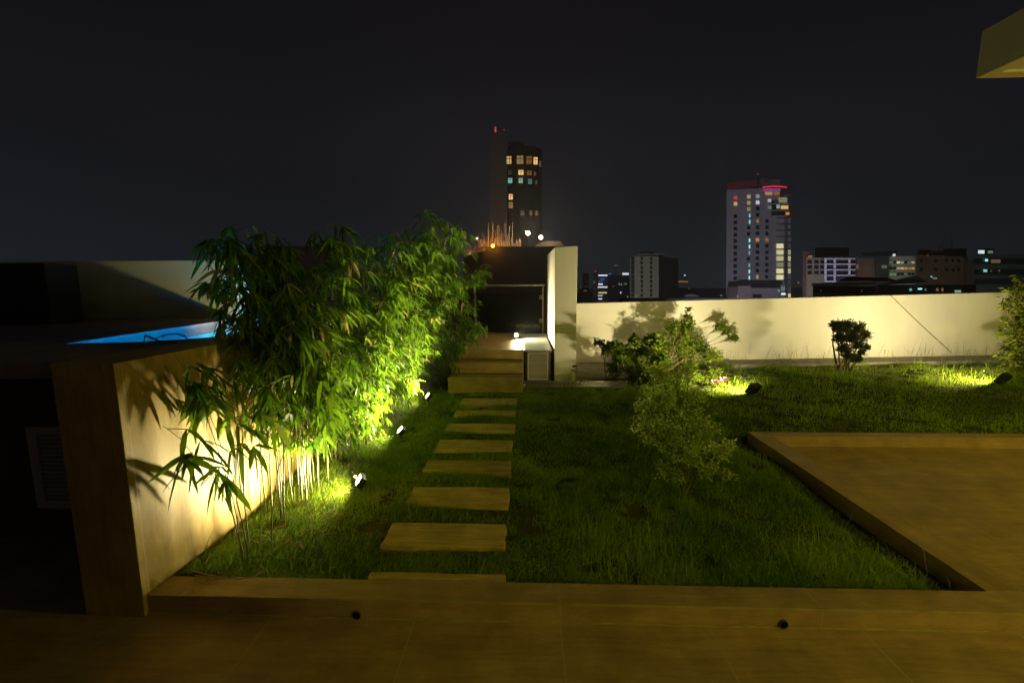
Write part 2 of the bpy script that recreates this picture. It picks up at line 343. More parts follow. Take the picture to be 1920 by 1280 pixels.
# ---------------------------------------------------------------- pool on the left
zw = 1.255; zwat = 1.12
t = thing('pool', 'raised pool with glowing blue water behind the wood-look wall', 'pool', (0, 0, 0))
ix = -2.16; zwat = 1.235
wa, wb = atz(121, 649, zwat), atz(372, 611, zwat); wc = atz(271, 645, zwat); sl = (wb.x-wa.x)/(wb.y-wa.y)
poly = [(wa.x, wa.y), (wc.x, wc.y), (ix-.03, wc.y+.22), (ix-.03, 8.8), (wa.x+sl*(8.8-wa.y), 8.8)]
b = MB(); b.box((ix, 1.862, 0), (-1.8625, 9.3, zw)); b.build('side_wall', M['poolwall'], t, bevel=.003)
b = MB(); n = 5
def prz(m_, pl, za, zb): k = len(pl); m_.add([(x, y, za) for x, y in pl]+[(x, y, zb) for x, y in pl], [tuple(range(k))[::-1], tuple(range(k, 2*k))]+[(i, (i+1) % k, k+(i+1) % k, k+i) for i in range(k)])
prz(b, [(-9, 1.98), (ix-.0015, 1.98), (ix-.0015, poly[2][1]), poly[2], poly[1], poly[0], (-9, poly[0][1])], zw-.095, zw-.004)
prz(b, [(-9, poly[0][1]), poly[0], poly[4], (-9, 8.8)], zw-.095, zw-.004); b.build('coping', M['darkstone'], t)
M['pooltile'] = mat('pool_tile', (.03, .56, .74), .5, .4, noise=(.02, .46, .64), nscale=4)
b = MB(); prz(b, poly, .2, .3)
for i_ in range(5):
    (x0, y0), (x1, y1) = poly[i_], poly[(i_+1) % 5]; dx, dy = x1-x0, y1-y0; ln_ = math.hypot(dx, dy); nx_, ny_ = dy/ln_*.012, -dx/ln_*.012
    prz(b, [(x0, y0), (x1, y1), (x1+nx_, y1+ny_), (x0+nx_, y0+ny_)], .25, zw-.1 if i_ != 2 else zw-.03)
b.build('basin', M['pooltile'], t)
wm = bpy.data.materials.new('pool_water'); wm.use_nodes = True; N = wm.node_tree.nodes; L = wm.node_tree.links; N.remove(N['Principled BSDF'])
tr = N.new('ShaderNodeBsdfTransparent'); tr.inputs[0].default_value = (.35, .82, .95, 1); gs = N.new('ShaderNodeBsdfGlossy'); gs.inputs['Roughness'].default_value = .03; fr_ = N.new('ShaderNodeFresnel'); fr_.inputs[0].default_value = 1.15
nz = N.new('ShaderNodeTexNoise'); nz.inputs['Scale'].default_value = 14; bp = N.new('ShaderNodeBump'); bp.inputs['Strength'].default_value = .35; bp.inputs['Distance'].default_value = .02; g_ = N.new('ShaderNodeNewGeometry')
L.new(g_.outputs['Position'], nz.inputs[0]); L.new(nz.outputs[0], bp.inputs['Height']); L.new(bp.outputs[0], gs.inputs['Normal']); L.new(bp.outputs[0], fr_.inputs['Normal'])
mx = N.new('ShaderNodeMixShader'); L.new(fr_.outputs[0], mx.inputs[0]); L.new(tr.outputs[0], mx.inputs[1]); L.new(gs.outputs[0], mx.inputs[2]); L.new(mx.outputs[0], N['Material Output'].inputs[0])
b = MB(); b.add([(x, y, zwat) for x, y in poly], [(0, 1, 2, 3, 4)]); b.build('water', wm, t)
for y in (2.8, 3.3, 3.9, 4.6, 5.6, 7.0): lamp('pool_lamp', 'SPOT', (-2.62, y, 1.05), 52, (.0, .62, 1.0), .02, (-2.5, y, 0), 176, .2)
# cable loop lying on the coping
b = MB(); q = [atz(*p, 1.262) for p in ((268, 648), (273, 634), (300, 640), (332, 641))]
pts = [q[3], q[2], q[1]+Vector((0, 0, .02)), q[0]]
q2 = [at(*p, 3.1) for p in ((276, 642), (292, 634), (310, 628), (330, 626), (345, 629), (352, 636), (353, 642))]; b.tube(pts + q2, .006, 6)
tag(b.build('hose', M['black'], smooth=True), 'thin black hose looped on the pool edge in front of the water', 'hose')
# recessed wall under the slab with a louvred vent
t = thing('pool_plant_wall', 'dark recessed wall with a louvred vent under the pool slab', 'wall', (0, 0, 0))
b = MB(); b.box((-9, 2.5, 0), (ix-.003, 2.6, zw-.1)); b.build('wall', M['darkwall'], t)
A, B_ = at(57, 797, 2.49), at(135, 948, 2.49); xa, xb, z0, z1 = A.x, A.x+.62, B_.z, A.z
vm = mat('grey_vent', (.62, .52, .50), .6)
b = MB()
for p, q in (((xa, z0), (xb, z0+.05)), ((xa, z1-.05), (xb, z1)), ((xa, z0+.05), (xa+.06, z1-.05)), ((xb-.06, z0+.05), (xb, z1-.05))): b.box((p[0], 2.46, p[1]), (q[0], 2.499, q[1]))
f2 = b.build('vent_frame', vm, t); b = MB(); k = 0
while z0+.06+k*.028 < z1-.06:
    z = z0+.06+k*.028; b.hexa([(xa+.06, 2.468, z), (xb-.06, 2.468, z), (xb-.06, 2.49, z+.012), (xa+.06, 2.49, z+.012), (xa+.06, 2.468, z+.008), (xb-.06, 2.468, z+.008), (xb-.06, 2.49, z+.018), (xa+.06, 2.49, z+.018)]); k += 1
b.build('vent_slats', vm, f2)
# dark block and back wall beyond the pool
A = at(82, 493, 3.9)
b = MB(); b.box((-12, 3.9, 1.252), (A.x, 4.2, A.z))
tag(b.build('planter_wall', mat('dark_panel', (.022, .022, .018), .7), bevel=.01), 'dark free-standing wall block left of the pool', 'wall')
A = at(384, 488, 4.6)
b = MB(); b.box((-14, 4.6, .9), (-3.12, 4.8, A.z))
tag(b.build('back_wall', mat('beige_wall_paint', (.62, .55, .36), .8, .2, noise=(.55, .49, .32), nscale=2), bevel=.005), 'pale wall beyond the pool at the left, partly lit', 'wall')
lamp('added_wall_spot', 'SPOT', (-2.26, 3.95, .93), 150, (1.0, .40, .09), .02, (-3.75, 4.6, 2.05), 84, .9)  # added spot hidden under the water, only to light the back wall

# ---------------------------------------------------------------- foliage tools
def rot_frame(d, roll):
    d = d.normalized(); s = d.cross(Vector((0, 0, 1)))
    if s.length < 1e-3: s = Vector((1, 0, 0))
    s.normalize(); n = s.cross(d)
    return d, s*math.cos(roll)+n*math.sin(roll), n*math.cos(roll)-s*math.sin(roll)
class Leaves:
    def __init__(s): s.V = []; s.F = []; s.S = []; s.T = []; s.n = 0
    def leaf(s, p, d, L, W, droop=.3, roll=0, tone=.5, shape=0):
        d, side, up = rot_frame(d, roll)
        prof = ((0, .12), (.22, .85), (.5, 1.0), (.78, .6)) if shape == 0 else ((0, .1), (.25, .9), (.5, 1.0), (.8, .62))
        pts = []
        for u, wd in prof:
            c = p + d*(L*u) - Vector((0, 0, 1))*(L*droop*u*u)
            sv = side*(W*wd*.5); lift = up*(W*.18*wd)
            pts += [c-sv+lift, c+sv+lift]
        pts.append(p + d*L*.98 - Vector((0, 0, 1))*(L*droop))
        s.V += pts; n = s.n
        s.F += [n, n+1, n+3, n+2, n+2, n+3, n+5, n+4, n+4, n+5, n+7, n+6, n+6, n+7, n+8]; s.S += [4, 4, 4, 3]
        s.T += [tone]*9; s.n += 9
    def simple(s, p, d, L, W, roll=0, tone=.5, droop=.15):
        d, side, up = rot_frame(d, roll); a = p+d*L*.5-Vector((0, 0, L*droop*.3))
        s.V += [p, a-side*W*.5, p+d*L-Vector((0, 0, L*droop)), a+side*W*.5]; n = s.n
        s.F += [n, n+1, n+2, n+3]; s.S += [4]; s.T += [tone]*4; s.n += 4
    def build(s, name, mat_, parent): return np_mesh(name, [tuple(v) for v in s.V], s.F, mat_, parent, s.S, s.T)
def rdir(r, zlo=-1, zhi=1):
    a = r.uniform(0, 2*math.pi); z = r.uniform(zlo, zhi); q = math.sqrt(max(0, 1-z*z)); return Vector((q*math.cos(a), q*math.sin(a), z))
WIND = Vector((.55, .15, -.1))

def bamboo(base, canes, label, seed, group='bamboo clumps along the pool wall', dens=1.0, zmin=.3, fan=1.0, nb=None, hang=1.0):
    """canes = [(dx, dy, height, lean_x, lean_y)]"""
    r = random.Random(seed); bz = float(ground_z(base[0], base[1]))
    t = thing('bamboo', label, 'bamboo', (base[0], base[1], bz), group); inv = Vector((base[0], base[1], bz))
    cm = MB(); lf = Leaves()
    for dx, dy, h, lx, ly in canes:
        p0 = Vector((dx, dy, -.03)); pts = []; K = 9
        for i in range(K+1):
            u = i/K; pts.append(p0 + Vector((lx*u**1.9, ly*u**1.9, h*(u-.10*u**3))) + Vector((r.uniform(-1, 1), r.uniform(-1, 1), 0))*.008)
        r0 = r.uniform(.0032, .0060); cm.tube(pts, [r0*(1-.75*i/K) for i in range(K+1)], 6)
        for i in range(1, K):   # node rings
            cm.tube([pts[i]-Vector((0, 0, .004)), pts[i]+Vector((0, 0, .004))], r0*(1-.75*i/K)*1.35, 6)
        nbr = int((nb or 26)*dens*h/2)
        for j in range(nbr):
            u = (zmin + (1-zmin)*r.random()**.85) if h > zmin else r.random()
            u = min(max(u, .12), .99)
            i = min(int(u*K), K-1); q = pts[i].lerp(pts[i+1], u*K-i)
            if q.z < zmin*.8: continue
            dr = rdir(r, -.1, .7); ln = r.uniform(.10, .32)*(1.1-.5*u)*(.6 if q.z < .6 else 1); dr = (dr + WIND*.5*u).normalized()
            e1 = q+dr*ln*.6+Vector((0, 0, .01)); e2 = q+dr*ln+Vector((0, 0, -.22*ln))
            cm.tube([q, e1, e2], [.0022, .0016, .0009], 4, False)
            for c_, cnt in ((e2, r.randint(4, 6)), (e1, r.randint(2, 4)), (q.lerp(e1, .5), r.randint(0, 2))):
                td = dr*.6+Vector((0, 0, -.55*hang)); tn = min(1, max(0, r.gauss(.5, .25)))
                for _ in range(cnt):
                    d = (td + rdir(r, -.8, .35)*.85 + WIND*.35*u*r.random()).normalized()
                    lf.leaf(c_, d, r.uniform(.085, .17)*fan, r.uniform(.016, .029)*fan, r.uniform(.15, .55), r.uniform(-.9, .9), min(1, max(0, tn+r.uniform(-.15, .15))))
    cm.build('canes', M['stem'], t, smooth=True); lf.build('foliage', M['bamboo_leaf'], t)
    return t

# front open clump of long bare canes
q = lambda px, py, y: at(px, py, y)
bamboo((-1.53, 2.16), [(-.02, .02, 1.15, -.28, .10), (.0, .0, 1.45, -.22, .25), (.05, .03, 1.5, .05, .30), (.10, .05, 1.25, .18, .38), (-.05, .08, 1.75, -.24, .55), (-.03, .0, 1.02, -.13, -.27), (-.05, .02, 1.35, -.22, -.05)],
       'sparse bamboo clump with long bare canes nearest the front curb', 11, dens=.30, zmin=.5, fan=1.12, hang=1.15)
spec = [  # x, y, n, h, leanx, leany
    (-1.62, 2.72, 12, 2.10, -.12, .08, .76, .46), (-1.60, 3.10, 12, 2.12, .02, .05, .78, .26), (-1.64, 3.52, 12, 2.08, .18, .05, .75, .16), (-1.60, 3.92, 11, 2.1, .30, .0, .8, .12),
    (-1.64, 4.36, 12, 2.35, .42, .05, .85, .10), (-1.60, 4.80, 12, 2.50, .55, .0, .85, .10), (-1.64, 5.25, 11, 2.42, .60, .0, .9, .10), (-1.60, 5.72, 12, 2.15, .66, .05, .9, .10), (-1.60, 6.15, 12, 1.90, .80, .1, .9, .08), (-1.34, 6.42, 11, 1.28, .42, -.05, 1.15, .08)]
lab = {0: 'bamboo clump with thin canes behind the sparse front one, leaves over the blue pool', 1: 'third bamboo clump from the front curb, just before the nearest spotlight', 2: 'bamboo clump with pale lit canes right behind the nearest spotlight',
       3: 'dense bamboo clump between the nearest and the middle spotlight', 4: 'bamboo clump whose canes rise beside the middle spotlight', 5: 'tallest bamboo clump, just past the middle spotlight',
       6: 'bamboo clump just before the farthest spotlight under the hedge', 7: 'bamboo clump just past the farthest spotlight under the hedge', 8: 'tall bamboo clump at the far end, leaning over toward the steps', 9: 'low bamboo clump touching the left end of the steps'}
for i, (x, y, n, h, lx, ly, dn, zm) in enumerate(spec):
    r = random.Random(100+i); cs = []
    for k in range(n):
        cs.append((r.uniform(-.13, .08), r.uniform(-.2, .2), h*(r.uniform(.72, 1.05) if k % 5 < 3 else r.uniform(.16, .6) if i > 1 else r.uniform(.6, .8)), (lx+r.uniform(-.24, .26) if k % 5 < 3 else r.uniform(-.1, .12)+(.30 if 5 < i < 9 else 0)), ly+r.uniform(-.25, .25)))
    bamboo((x, y), cs, lab[i], 50+i, dens=dn*1.12, zmin=zm, nb=32, fan=(.80 if i > 1 else .92))

# ---------------------------------------------------------------- shrubs and young trees
def shrub(name, base, h, limbs, label, cat, leafmat, seed, leafL, leafW, nleaf, stems=3, spread=.5, trunk_r=.012, simple=False, droop=.2, group=None, flowers=None, tone=(.5, .25), zb=None, twig=.16, bark='bark'):
    """limbs = list of (dx, dy, z, radius) foliage masses relative to the base"""
    r = random.Random(seed); bz = float(ground_z(base[0], base[1])) if zb is None else zb
    t = thing(name, label, cat, (base[0], base[1], bz), group)
    bk = MB(); lf = Leaves(); tot = sum(l[3]**2 for l in limbs)
    for (dx, dy, z, rad) in limbs:
        c = Vector((dx, dy, z)); st = Vector((r.uniform(-1, 1)*.04*stems, r.uniform(-1, 1)*.04*stems, -.03)) if stems > 1 else Vector((0, 0, -.03))
        mid = st.lerp(c, .5)+Vector((r.uniform(-.05, .05), r.uniform(-.05, .05), .06*h))
        if stems == 1: mid = Vector((dx*.25, dy*.25, max(.12*h, z*.55)))
        bk.tube([st, st.lerp(mid, .5)+Vector((r.uniform(-.01, .01), 0, 0)), mid, mid.lerp(c, .6), c], [trunk_r, trunk_r*.85, trunk_r*.65, trunk_r*.45, trunk_r*.25], 5)
        n = max(3, int(nleaf*rad**2/tot)); k = 0
        while k < n:
            d = rdir(r, -.8, 1); s_ = c + d*rad*(r.random()**.6)*Vector((1, 1, .9)).length/1.65
            base_p = mid.lerp(c, r.uniform(.5, 1)); m_ = base_p.lerp(s_, .6)
            bk.tube([base_p, m_, s_], [trunk_r*.22, trunk_r*.16, trunk_r*.09], 3, False)
            tn = r.gauss(*tone)
            for _ in range(r.randint(5, 9)):
                f_ = r.random(); p_ = m_.lerp(s_, f_) + rdir(r)*twig*.2*r.random(); dd = ((s_-base_p).normalized()*.4+rdir(r, -.6, .8)).normalized()
                tt = min(1, max(0, tn+r.uniform(-.15, .15))); L_ = leafL*r.uniform(.65, 1.2)
                if simple: lf.simple(p_, dd, L_, leafW*r.uniform(.7, 1.2), r.uniform(-1.5, 1.5), tt, droop)
                else: lf.leaf(p_, dd, L_, leafW*r.uniform(.7, 1.2), droop, r.uniform(-1.2, 1.2), tt, 1)
                k += 1
    bk.build('branches', M[bark], t, smooth=True); lf.build('foliage', leafmat, t)
    if flowers:
        for (fx, fy, fz, fr, fm) in flowers:
            fl = MB()
            for k in range(7):
                a = 2*math.pi*k/7; c = Vector((fx, fy, fz)); d = Vector((math.cos(a), math.sin(a)*.7-.3, .45+.2*math.sin(3*a))).normalized(); s_ = d.cross(Vector((0, -.6, .8))).normalized()*fr*.42
                fl.add([c, c+d*fr*.6-s_, c+d*fr, c+d*fr*.6+s_], [(0, 1, 2, 3)])
            fl.build('flower', fm, t)
    return t

# big shrub in front of the left end of the parapet
bx, by = 2.35, 7.3
def rel(px, py, y, bz=.17): p = at(px, py, y); return (p.x-bx, p.y-by, p.z-bz)
L1 = [(*rel(1290, 593, 7.6), .08), (*rel(1290, 612, 7.6), 0.177), (*rel(1262, 618, 7.6), 0.189), (*rel(1278, 645, 7.6), 0.283), (*rel(1240, 650, 7.6), 0.260), (*rel(1310, 650, 7.6), 0.236),
      (*rel(1352, 613, 7.95), 0.118), (*rel(1365, 622, 7.95), 0.083), (*rel(1335, 668, 7.35), 0.189), (*rel(1362, 690, 7.8), 0.142), (*rel(1225, 690, 7.6), 0.307), (*rel(1280, 690, 7.5), 0.307), (*rel(1320, 700, 7.35), 0.212),
      (*rel(1205, 705, 7.2), .22), (*rel(1245, 715, 7.0), .24), (*rel(1295, 718, 7.0), .22), (*rel(1340, 700, 7.1), .15), (*rel(1378, 632, 7.95), .10), (*rel(1293, 578, 7.6), .05), (*rel(1185, 670, 7.4), .18)]
shrub('shrub', (bx, by), 1.2, L1, 'tall leafy shrub with a pointed top before the parapet wall', 'shrub', M['shrub_leaf'], 5, .058, .025, 14000, stems=4, trunk_r=.008, group=None, tone=(.55, .25),
      flowers=[(*rel(1350, 716, 6.7), .06, M['flower_pink'])], zb=.17)
bx, by = 1.25, 6.9
L2 = [(*rel(1125, 655, 6.8, .1), .13), (*rel(1155, 668, 6.8, .1), .20), (*rel(1190, 655, 6.9, .1), .16), (*rel(1135, 690, 6.8, .1), .12), (*rel(1185, 700, 6.7, .1), .22), (*rel(1215, 715, 6.5, .1), .2), (*rel(1110, 640, 6.8, .1), .07), (*rel(1175, 640, 6.6, .1), .12), (*rel(1210, 640, 6.6, .1), .16), (*rel(1140, 648, 6.6, .1), .10), (*rel(1225, 675, 6.6, .1), .16)]
shrub('shrub', (bx+.12, by), .7, L2, 'low dark spreading shrub between the white wall end and the tall shrub', 'shrub', M['shrub_leaf'], 8, .066, .032, 5200, trunk_r=.008, stems=3, tone=(.42, .2), zb=.1)
# foreground sapling with fine leaves
bx, by = 1.15, 3.04
L3 = []
for px, py, y, rad in ((1275, 740, 3.3, .16), (1235, 745, 3.2, .17), (1300, 790, 3.1, .16), (1215, 800, 3.2, .15), (1255, 820, 3.1, .17), (1330, 800, 3.1, .10), (1345, 850, 3.0, .10), (1290, 850, 3.0, .14), (1330, 880, 3.0, .08), (1365, 885, 3.0, .05), (1240, 700, 3.3, .10), (1370, 832, 3.0, .05), (1240, 880, 3.0, .07), (1265, 890, 3.0, .07), (1200, 760, 3.3, .08), (1300, 740, 3.3, .10), (1265, 700, 3.35, .10), (1225, 695, 3.4, .08), (1290, 690, 3.4, .07)):
    L3.append((*rel(px, py, y, .06), rad))
shrub('sapling', (bx, by), .95, L3, 'thin young tree with tiny pale leaves in the middle of the lawn', 'sapling', M['fine_leaf'], 21, .026, .014, 7600, stems=1, trunk_r=.0055, simple=True, zb=.06, tone=(.45, .28), twig=.2, bark='stem')
# clipped dark shrub against the parapet
bx, by = 5.25, 7.25
L4 = []
for px, py, rad in ((1572, 612, .13), (1590, 610, .13), (1612, 614, .12), (1623, 628, .11), (1575, 632, .13), (1598, 630, .15), (1610, 645, .12), (1580, 652, .12), (1590, 665, .12), (1618, 660, .09), (1607, 672, .10), (1563, 606, .08), (1626, 650, .07)):
    L4.append((*rel(px, py, 7.2, .2), rad))
shrub('clipped_shrub', (bx, by), .8, L4, 'small dark rounded shrub with cloud-like clumps against the parapet', 'shrub', M['dark_leaf'], 31, .024, .016, 13000, stems=2, trunk_r=.016, zb=.2, tone=(.5, .3), twig=.06)
# yellow-green shrub at the right edge
bx, by = 8.05, 6.95
L5 = []
for px, py, y, rad in ((1905, 535, 6.9, .18), (1925, 560, 6.9, .28), (1910, 590, 6.9, .20), (1930, 620, 6.9, .33), (1905, 650, 6.9, .22), (1925, 680, 6.8, .28), (1885, 625, 6.9, .12), (1880, 570, 6.9, .08), (1885, 665, 6.8, .13), (1895, 690, 6.7, .12), (1960, 560, 6.9, .35), (1970, 640, 6.9, .4)):
    L5.append((*rel(px, py, y, .22), rad))
shrub('shrub', (bx, by), 1.4, L5, 'yellow-green leafy shrub cut off by the right edge of the picture', 'shrub', M['bright_leaf'], 41, .075, .036, 3300, stems=3, zb=.22, tone=(.55, .25), droop=.35)
# small flowering weed at the foot of the white wall end
bx, by = .72, 6.72
shrub('flowering_plant', (bx, by), .2, [(-.02, 0, .1, .06), (.05, 0, .16, .04), (.12, .02, .07, .07)], 'small red-flowered plant at the foot of the white wall end', 'plant', M['shrub_leaf'], 51, .035, .014, 130, stems=2, trunk_r=.004, zb=.06,
      flowers=[(.03, -.02, .26, .05, M['flower_red']), (.0, -.02, .2, .035, M['flower_red'])])
# flowering plant by the lamp
bx, by = 2.55, 6.35
shrub('flowering_plant', (bx, by), .2, [(*rel(1345, 724, 6.3, .12), .06), (*rel(1328, 724, 6.4, .12), .06), (*rel(1360, 727, 6.25, .12), .04)], 'low pink-flowered plant in the bright beam left of the spotlight', 'plant', M['bright_leaf'], 61, .04, .018, 200, stems=3, trunk_r=.004, zb=.12,
      flowers=[(*rel(1356, 712, 6.2, .12), .065, M['flower_pink']), (*rel(1339, 716, 6.25, .12), .05, M['flower_pink'])])

# ---------------------------------------------------------------- grass (one uncountable mass)
g = np.random.default_rng(3)
def vnoise(x, y, s, seed):
    r = np.random.default_rng(seed); G = r.random((96, 96)); u, v = x*s+11, y*s+11
    i, j = np.floor(u).astype(int) % 95, np.floor(v).astype(int) % 95; fu, fv = u-np.floor(u), v-np.floor(v); fu = fu*fu*(3-2*fu); fv = fv*fv*(3-2*fv)
    return (G[i, j]*(1-fu)+G[i+1, j]*fu)*(1-fv)+(G[i, j+1]*(1-fu)+G[i+1, j+1]*fu)*fv
def lawn_ok(x, y):
    ok = (x > -1.84) & (y > 2.045) & (y < 7.94) & ~((x > 2.24) & (y < 4.38)) & ~((x < .95) & (x > -1.17) & (y > 6.40)) & ~((x < -.04) & (x > -1.17) & (y > 6.10)) & ~((x < 2.15) & (y > 6.40) & (y < 6.82)) & ~((x < 1.75) & (y > 6.8))
    for i, (xl, xr, y0, y1) in enumerate(srow):
        pb = atz(xr, y1, .1); yb = atz(900, y0, .1).y; ya = pb.y if i else 2.0
        vn = vnoise(x, y, 14, 61); ok &= ~((x > -.86+.09*vn**2) & (x < pb.x+.012-.035*vn) & (y > ya+.03*vn) & (y < yb+.004-.045*vn))
    return ok
def blades(n, xr, yr, hlo, hhi, wd, seed, name, pbare=.18):
    r = np.random.default_rng(seed)
    # more blades close to the camera
    y = yr[0]+(yr[1]-yr[0])*r.random(n)**1.5; x = xr[0]+(xr[1]-xr[0])*r.random(n)
    patch = vnoise(x, y, 2.2, 5)*.6+vnoise(x, y, 6.5, 6)*.4
    bare = vnoise(x, y, 3.1, 41)*.65+vnoise(x, y, 9.0, 42)*.35
    k = lawn_ok(x, y) & (patch > pbare*r.random(n)+.10) & (bare > .21+.12*r.random(n)) & ~((np.abs(x-2.2) < .10+.08*vnoise(x, y, 5, 9)) & (y < 4.4) & (r.random(n) < .93))
    x, y, patch = x[k], y[k], patch[k]; n = len(x)
    h = (hlo+(hhi-hlo)*r.random(n))*(.35+1.3*patch)*(.6+.9*vnoise(x, y, 1.3, 51)); a = r.random(n)*2*np.pi; ln = h*(.35+.9*r.random(n))
    ca = np.cos(a); sa = np.sin(a); tx = ca*ln+.25*h; ty = sa*ln+.15*h
    z = ground_z(x, y)-.004
    wx, wy = -sa*wd*.5*(.6+.8*r.random(n)), ca*wd*.5
    V = np.stack([np.stack([x-wx, y-wy, z], -1), np.stack([x+wx, y+wy, z], -1), np.stack([x+wx*.7+tx*.35, y+wy*.7+ty*.35, z+h*.62], -1), np.stack([x-wx*.7+tx*.35, y-wy*.7+ty*.35, z+h*.62], -1), np.stack([x+tx, y+ty, z+h*.88], -1)], 1).reshape(-1, 3)
    i = np.arange(n)[:, None]*5; Fq = np.concatenate([i, i+1, i+2, i+3, i+3, i+2, i+4], 1)
    tone = np.clip(-.05+.75*vnoise(x, y, 1.7, 12)+.35*vnoise(x, y, 7, 13)-.05+.4*(r.random(n)-.5), 0, .9); tone = np.where(r.random(n) < .035, 1.0, tone)
    return V, Fq, np.tile([4, 3], n), np.repeat(tone, 5)
parts = [blades(330000, (-1.86, 2.35), (2.03, 6.5), .014, .036, .0034, 1, '', .30), blades(210000, (-1.86, 12.5), (3.2, 8.2), .018, .045, .006, 2, ''), blades(3200, (-1.86, 2.3), (2.03, 6.4), .06, .12, .005, 4, '', .4), blades(3800, (.9, 12.5), (4.4, 8.1), .07, .14, .008, 6, '', .4)]
V = np.concatenate([p[0] for p in parts]); off = 0; Fs = []
for p in parts: Fs.append((p[1]+off).ravel()); off += len(p[0])
tag(np_mesh('grass', V, np.concatenate(Fs), M['grass'], None, np.concatenate([p[2] for p in parts]), np.concatenate([p[3] for p in parts])), 'mossy green lawn grass between curb, steps and parapet wall', 'grass', kind='stuff')
# dry weeds: thin seed stalks along the parapet and beside the slabs
lf = Leaves(); r = random.Random(17)
def stalk(x, y, z, h, lean, seedhead=True, wd=.003):
    p = Vector((x, y, z)); d = Vector((lean*r.uniform(.3, 1), r.uniform(-.1, .1), 1)).normalized()
    lf.leaf(p, d, h, wd, .05, r.uniform(-1, 1), r.random(), 0)
    if seedhead:
        for k in range(r.randint(3, 7)):
            u = r.uniform(.55, 1); lf.simple(p+d*h*u, (d+rdir(r)*.9).normalized(), r.uniform(.015, .035), .008, r.uniform(-1, 1), r.random())
for k in range(230):
    x = r.uniform(2.6, 11.5); y = r.uniform(7.8, 8.3); stalk(x, y, (float(ground_z(x, y)) if y < 7.95 else .06+.0198*x), r.uniform(.10, .42)*(1 if r.random() < .3 else .6), r.uniform(-.4, .5), True, .005)
for k in range(150):
    x = r.choice((r.uniform(-.12, .3), r.uniform(-1.3, -.8), r.uniform(.2, 2.1), r.uniform(.2, 2.1))); y = r.uniform(2.15, 6.0)
    if lawn_ok(np.array([x]), np.array([y]))[0]: stalk(x, y, float(ground_z(x, y)), r.uniform(.08, .26), r.uniform(-.5, .5), r.random() < .4, .003)
for k in range(60):
    x, y = r.uniform(4.9, 5.7), r.uniform(6.85, 7.2); stalk(x, y, float(ground_z(x, y)), r.uniform(.12, .3), r.uniform(-.7, .7), False, .006)
tag(lf.build('weeds', M['dry'], None), 'thin dry weed stalks along the parapet foot and beside the stepping slabs', 'weeds', kind='stuff')
# leaf litter on the soil under the bamboo
lf = Leaves()
for k in range(420):
    x, y = r.uniform(-1.8, -.85), r.uniform(2.3, 6.1); lf.leaf(Vector((x, y, float(ground_z(x, y))+r.uniform(.01, .04))), Vector((r.uniform(-1, 1), r.uniform(-1, 1), r.uniform(-.05, .15))), r.uniform(.05, .12), .011, .05, r.uniform(-.4, .4), r.random())
tag(lf.build('leaf_litter', M['dry'], None), 'dry fallen bamboo leaves on the soil under the hedge', 'leaf litter', kind='stuff')
# straw bundle on the curb
b = MB()
for p in (((362, 1070), (400, 1080), (455, 1084)), ((366, 1078), (402, 1084), (440, 1083)), ((336, 1117), (372, 1092), (430, 1078)), ((440, 1086), (478, 1080), (495, 1068))):
    b.tube([atz(p[0][0], p[0][1], .118), atz(p[1][0], p[1][1], .112), atz(p[2][0], p[2][1], .116)], [.0035, .005, .002], 5)
tag(b.build('dry_stalk', mat('straw', (.42, .34, .16), .8)), 'dry straw stalks lying on the left end of the front curb', 'dry stalk')

# ---------------------------------------------------------------- garden spotlights
LC = (1.0, .875, .50)
def spotlight(loc, aim, strength, label, size=.115, name='spotlight', col=LC, cone=125, power=10, beam=None):
    """box floodlight on a bracket and spike; aim = direction of the beam"""
    t = thing(name, label, 'spotlight', loc, 'garden spotlights')
    d = Vector(aim).normalized(); s = d.cross(Vector((0, 0, 1))).normalized(); u = s.cross(d); h = Vector((0, 0, .085+(size-.1)*.5))
    W, H_, D = size, size*.78, size*.36
    def bx_(m_, x0, x1, y0, y1, z0, z1): m_.hexa([h+s*x+u*y+d*z for z in (z0, z1) for x, y in ((x0, y0), (x1, y0), (x1, y1), (x0, y1))])
    b = MB(); w2, h2 = W/2, H_/2; th = .007
    bx_(b, -w2, w2, -h2, h2, -D, -D*.35)
    bx_(b, -w2, -w2+th, -h2, h2, -D*.35, .006); bx_(b, w2-th, w2, -h2, h2, -D*.35, .006); bx_(b, -w2+th, w2-th, -h2, -h2+th, -D*.35, .006); bx_(b, -w2+th, w2-th, h2-th, h2, -D*.35, .006)
    for k in range(7):
        x = -w2+.012+k*(W-.024)/6; bx_(b, x-.002, x+.002, -h2*.85, h2*.85, -D-.012, -D)
    b.build('housing', M['black'], t)
    b = MB(); b.add([h+s*x+u*y+d*.0 for x, y in ((-w2+th, -h2+th), (w2-th, -h2+th), (w2-th, h2-th), (-w2+th, h2-th))], [(0, 1, 2, 3)]); b.build('lamp_glass', glow('lamp_glow', col, strength), t)
    p_ = Vector(loc)+h+d*.012; lamp('reflector_lamp', 'SPOT', p_, power, col, .03, p_+Vector(beam or aim), cone, 1.0)
    b = MB()
    for sg in (-1, 1): b.tube([h+s*sg*(w2+.004)-d*D*.5, h+s*sg*(w2+.004)-d*D*.5-Vector((0, 0, .06))], .004, 5)
    q0 = h-d*D*.5-Vector((0, 0, .06)); b.tube([q0-s*(w2+.004), q0+s*(w2+.004)], .004, 5); b.tube([q0, Vector((q0.x, q0.y, -.05))], .006, 6); b.build('bracket', M['black'], t)
    return t
def gz(x, y): return float(ground_z(x, y))
SP = 600
spotlight((-1.28, 3.10, gz(-1.28, 3.1)), (-.80, -.30, .60), SP*2.0, 'nearest garden spotlight at the foot of the bamboo, aimed at the pool wall', power=400, cone=64, beam=(-.58, -.42, .30), size=.10)
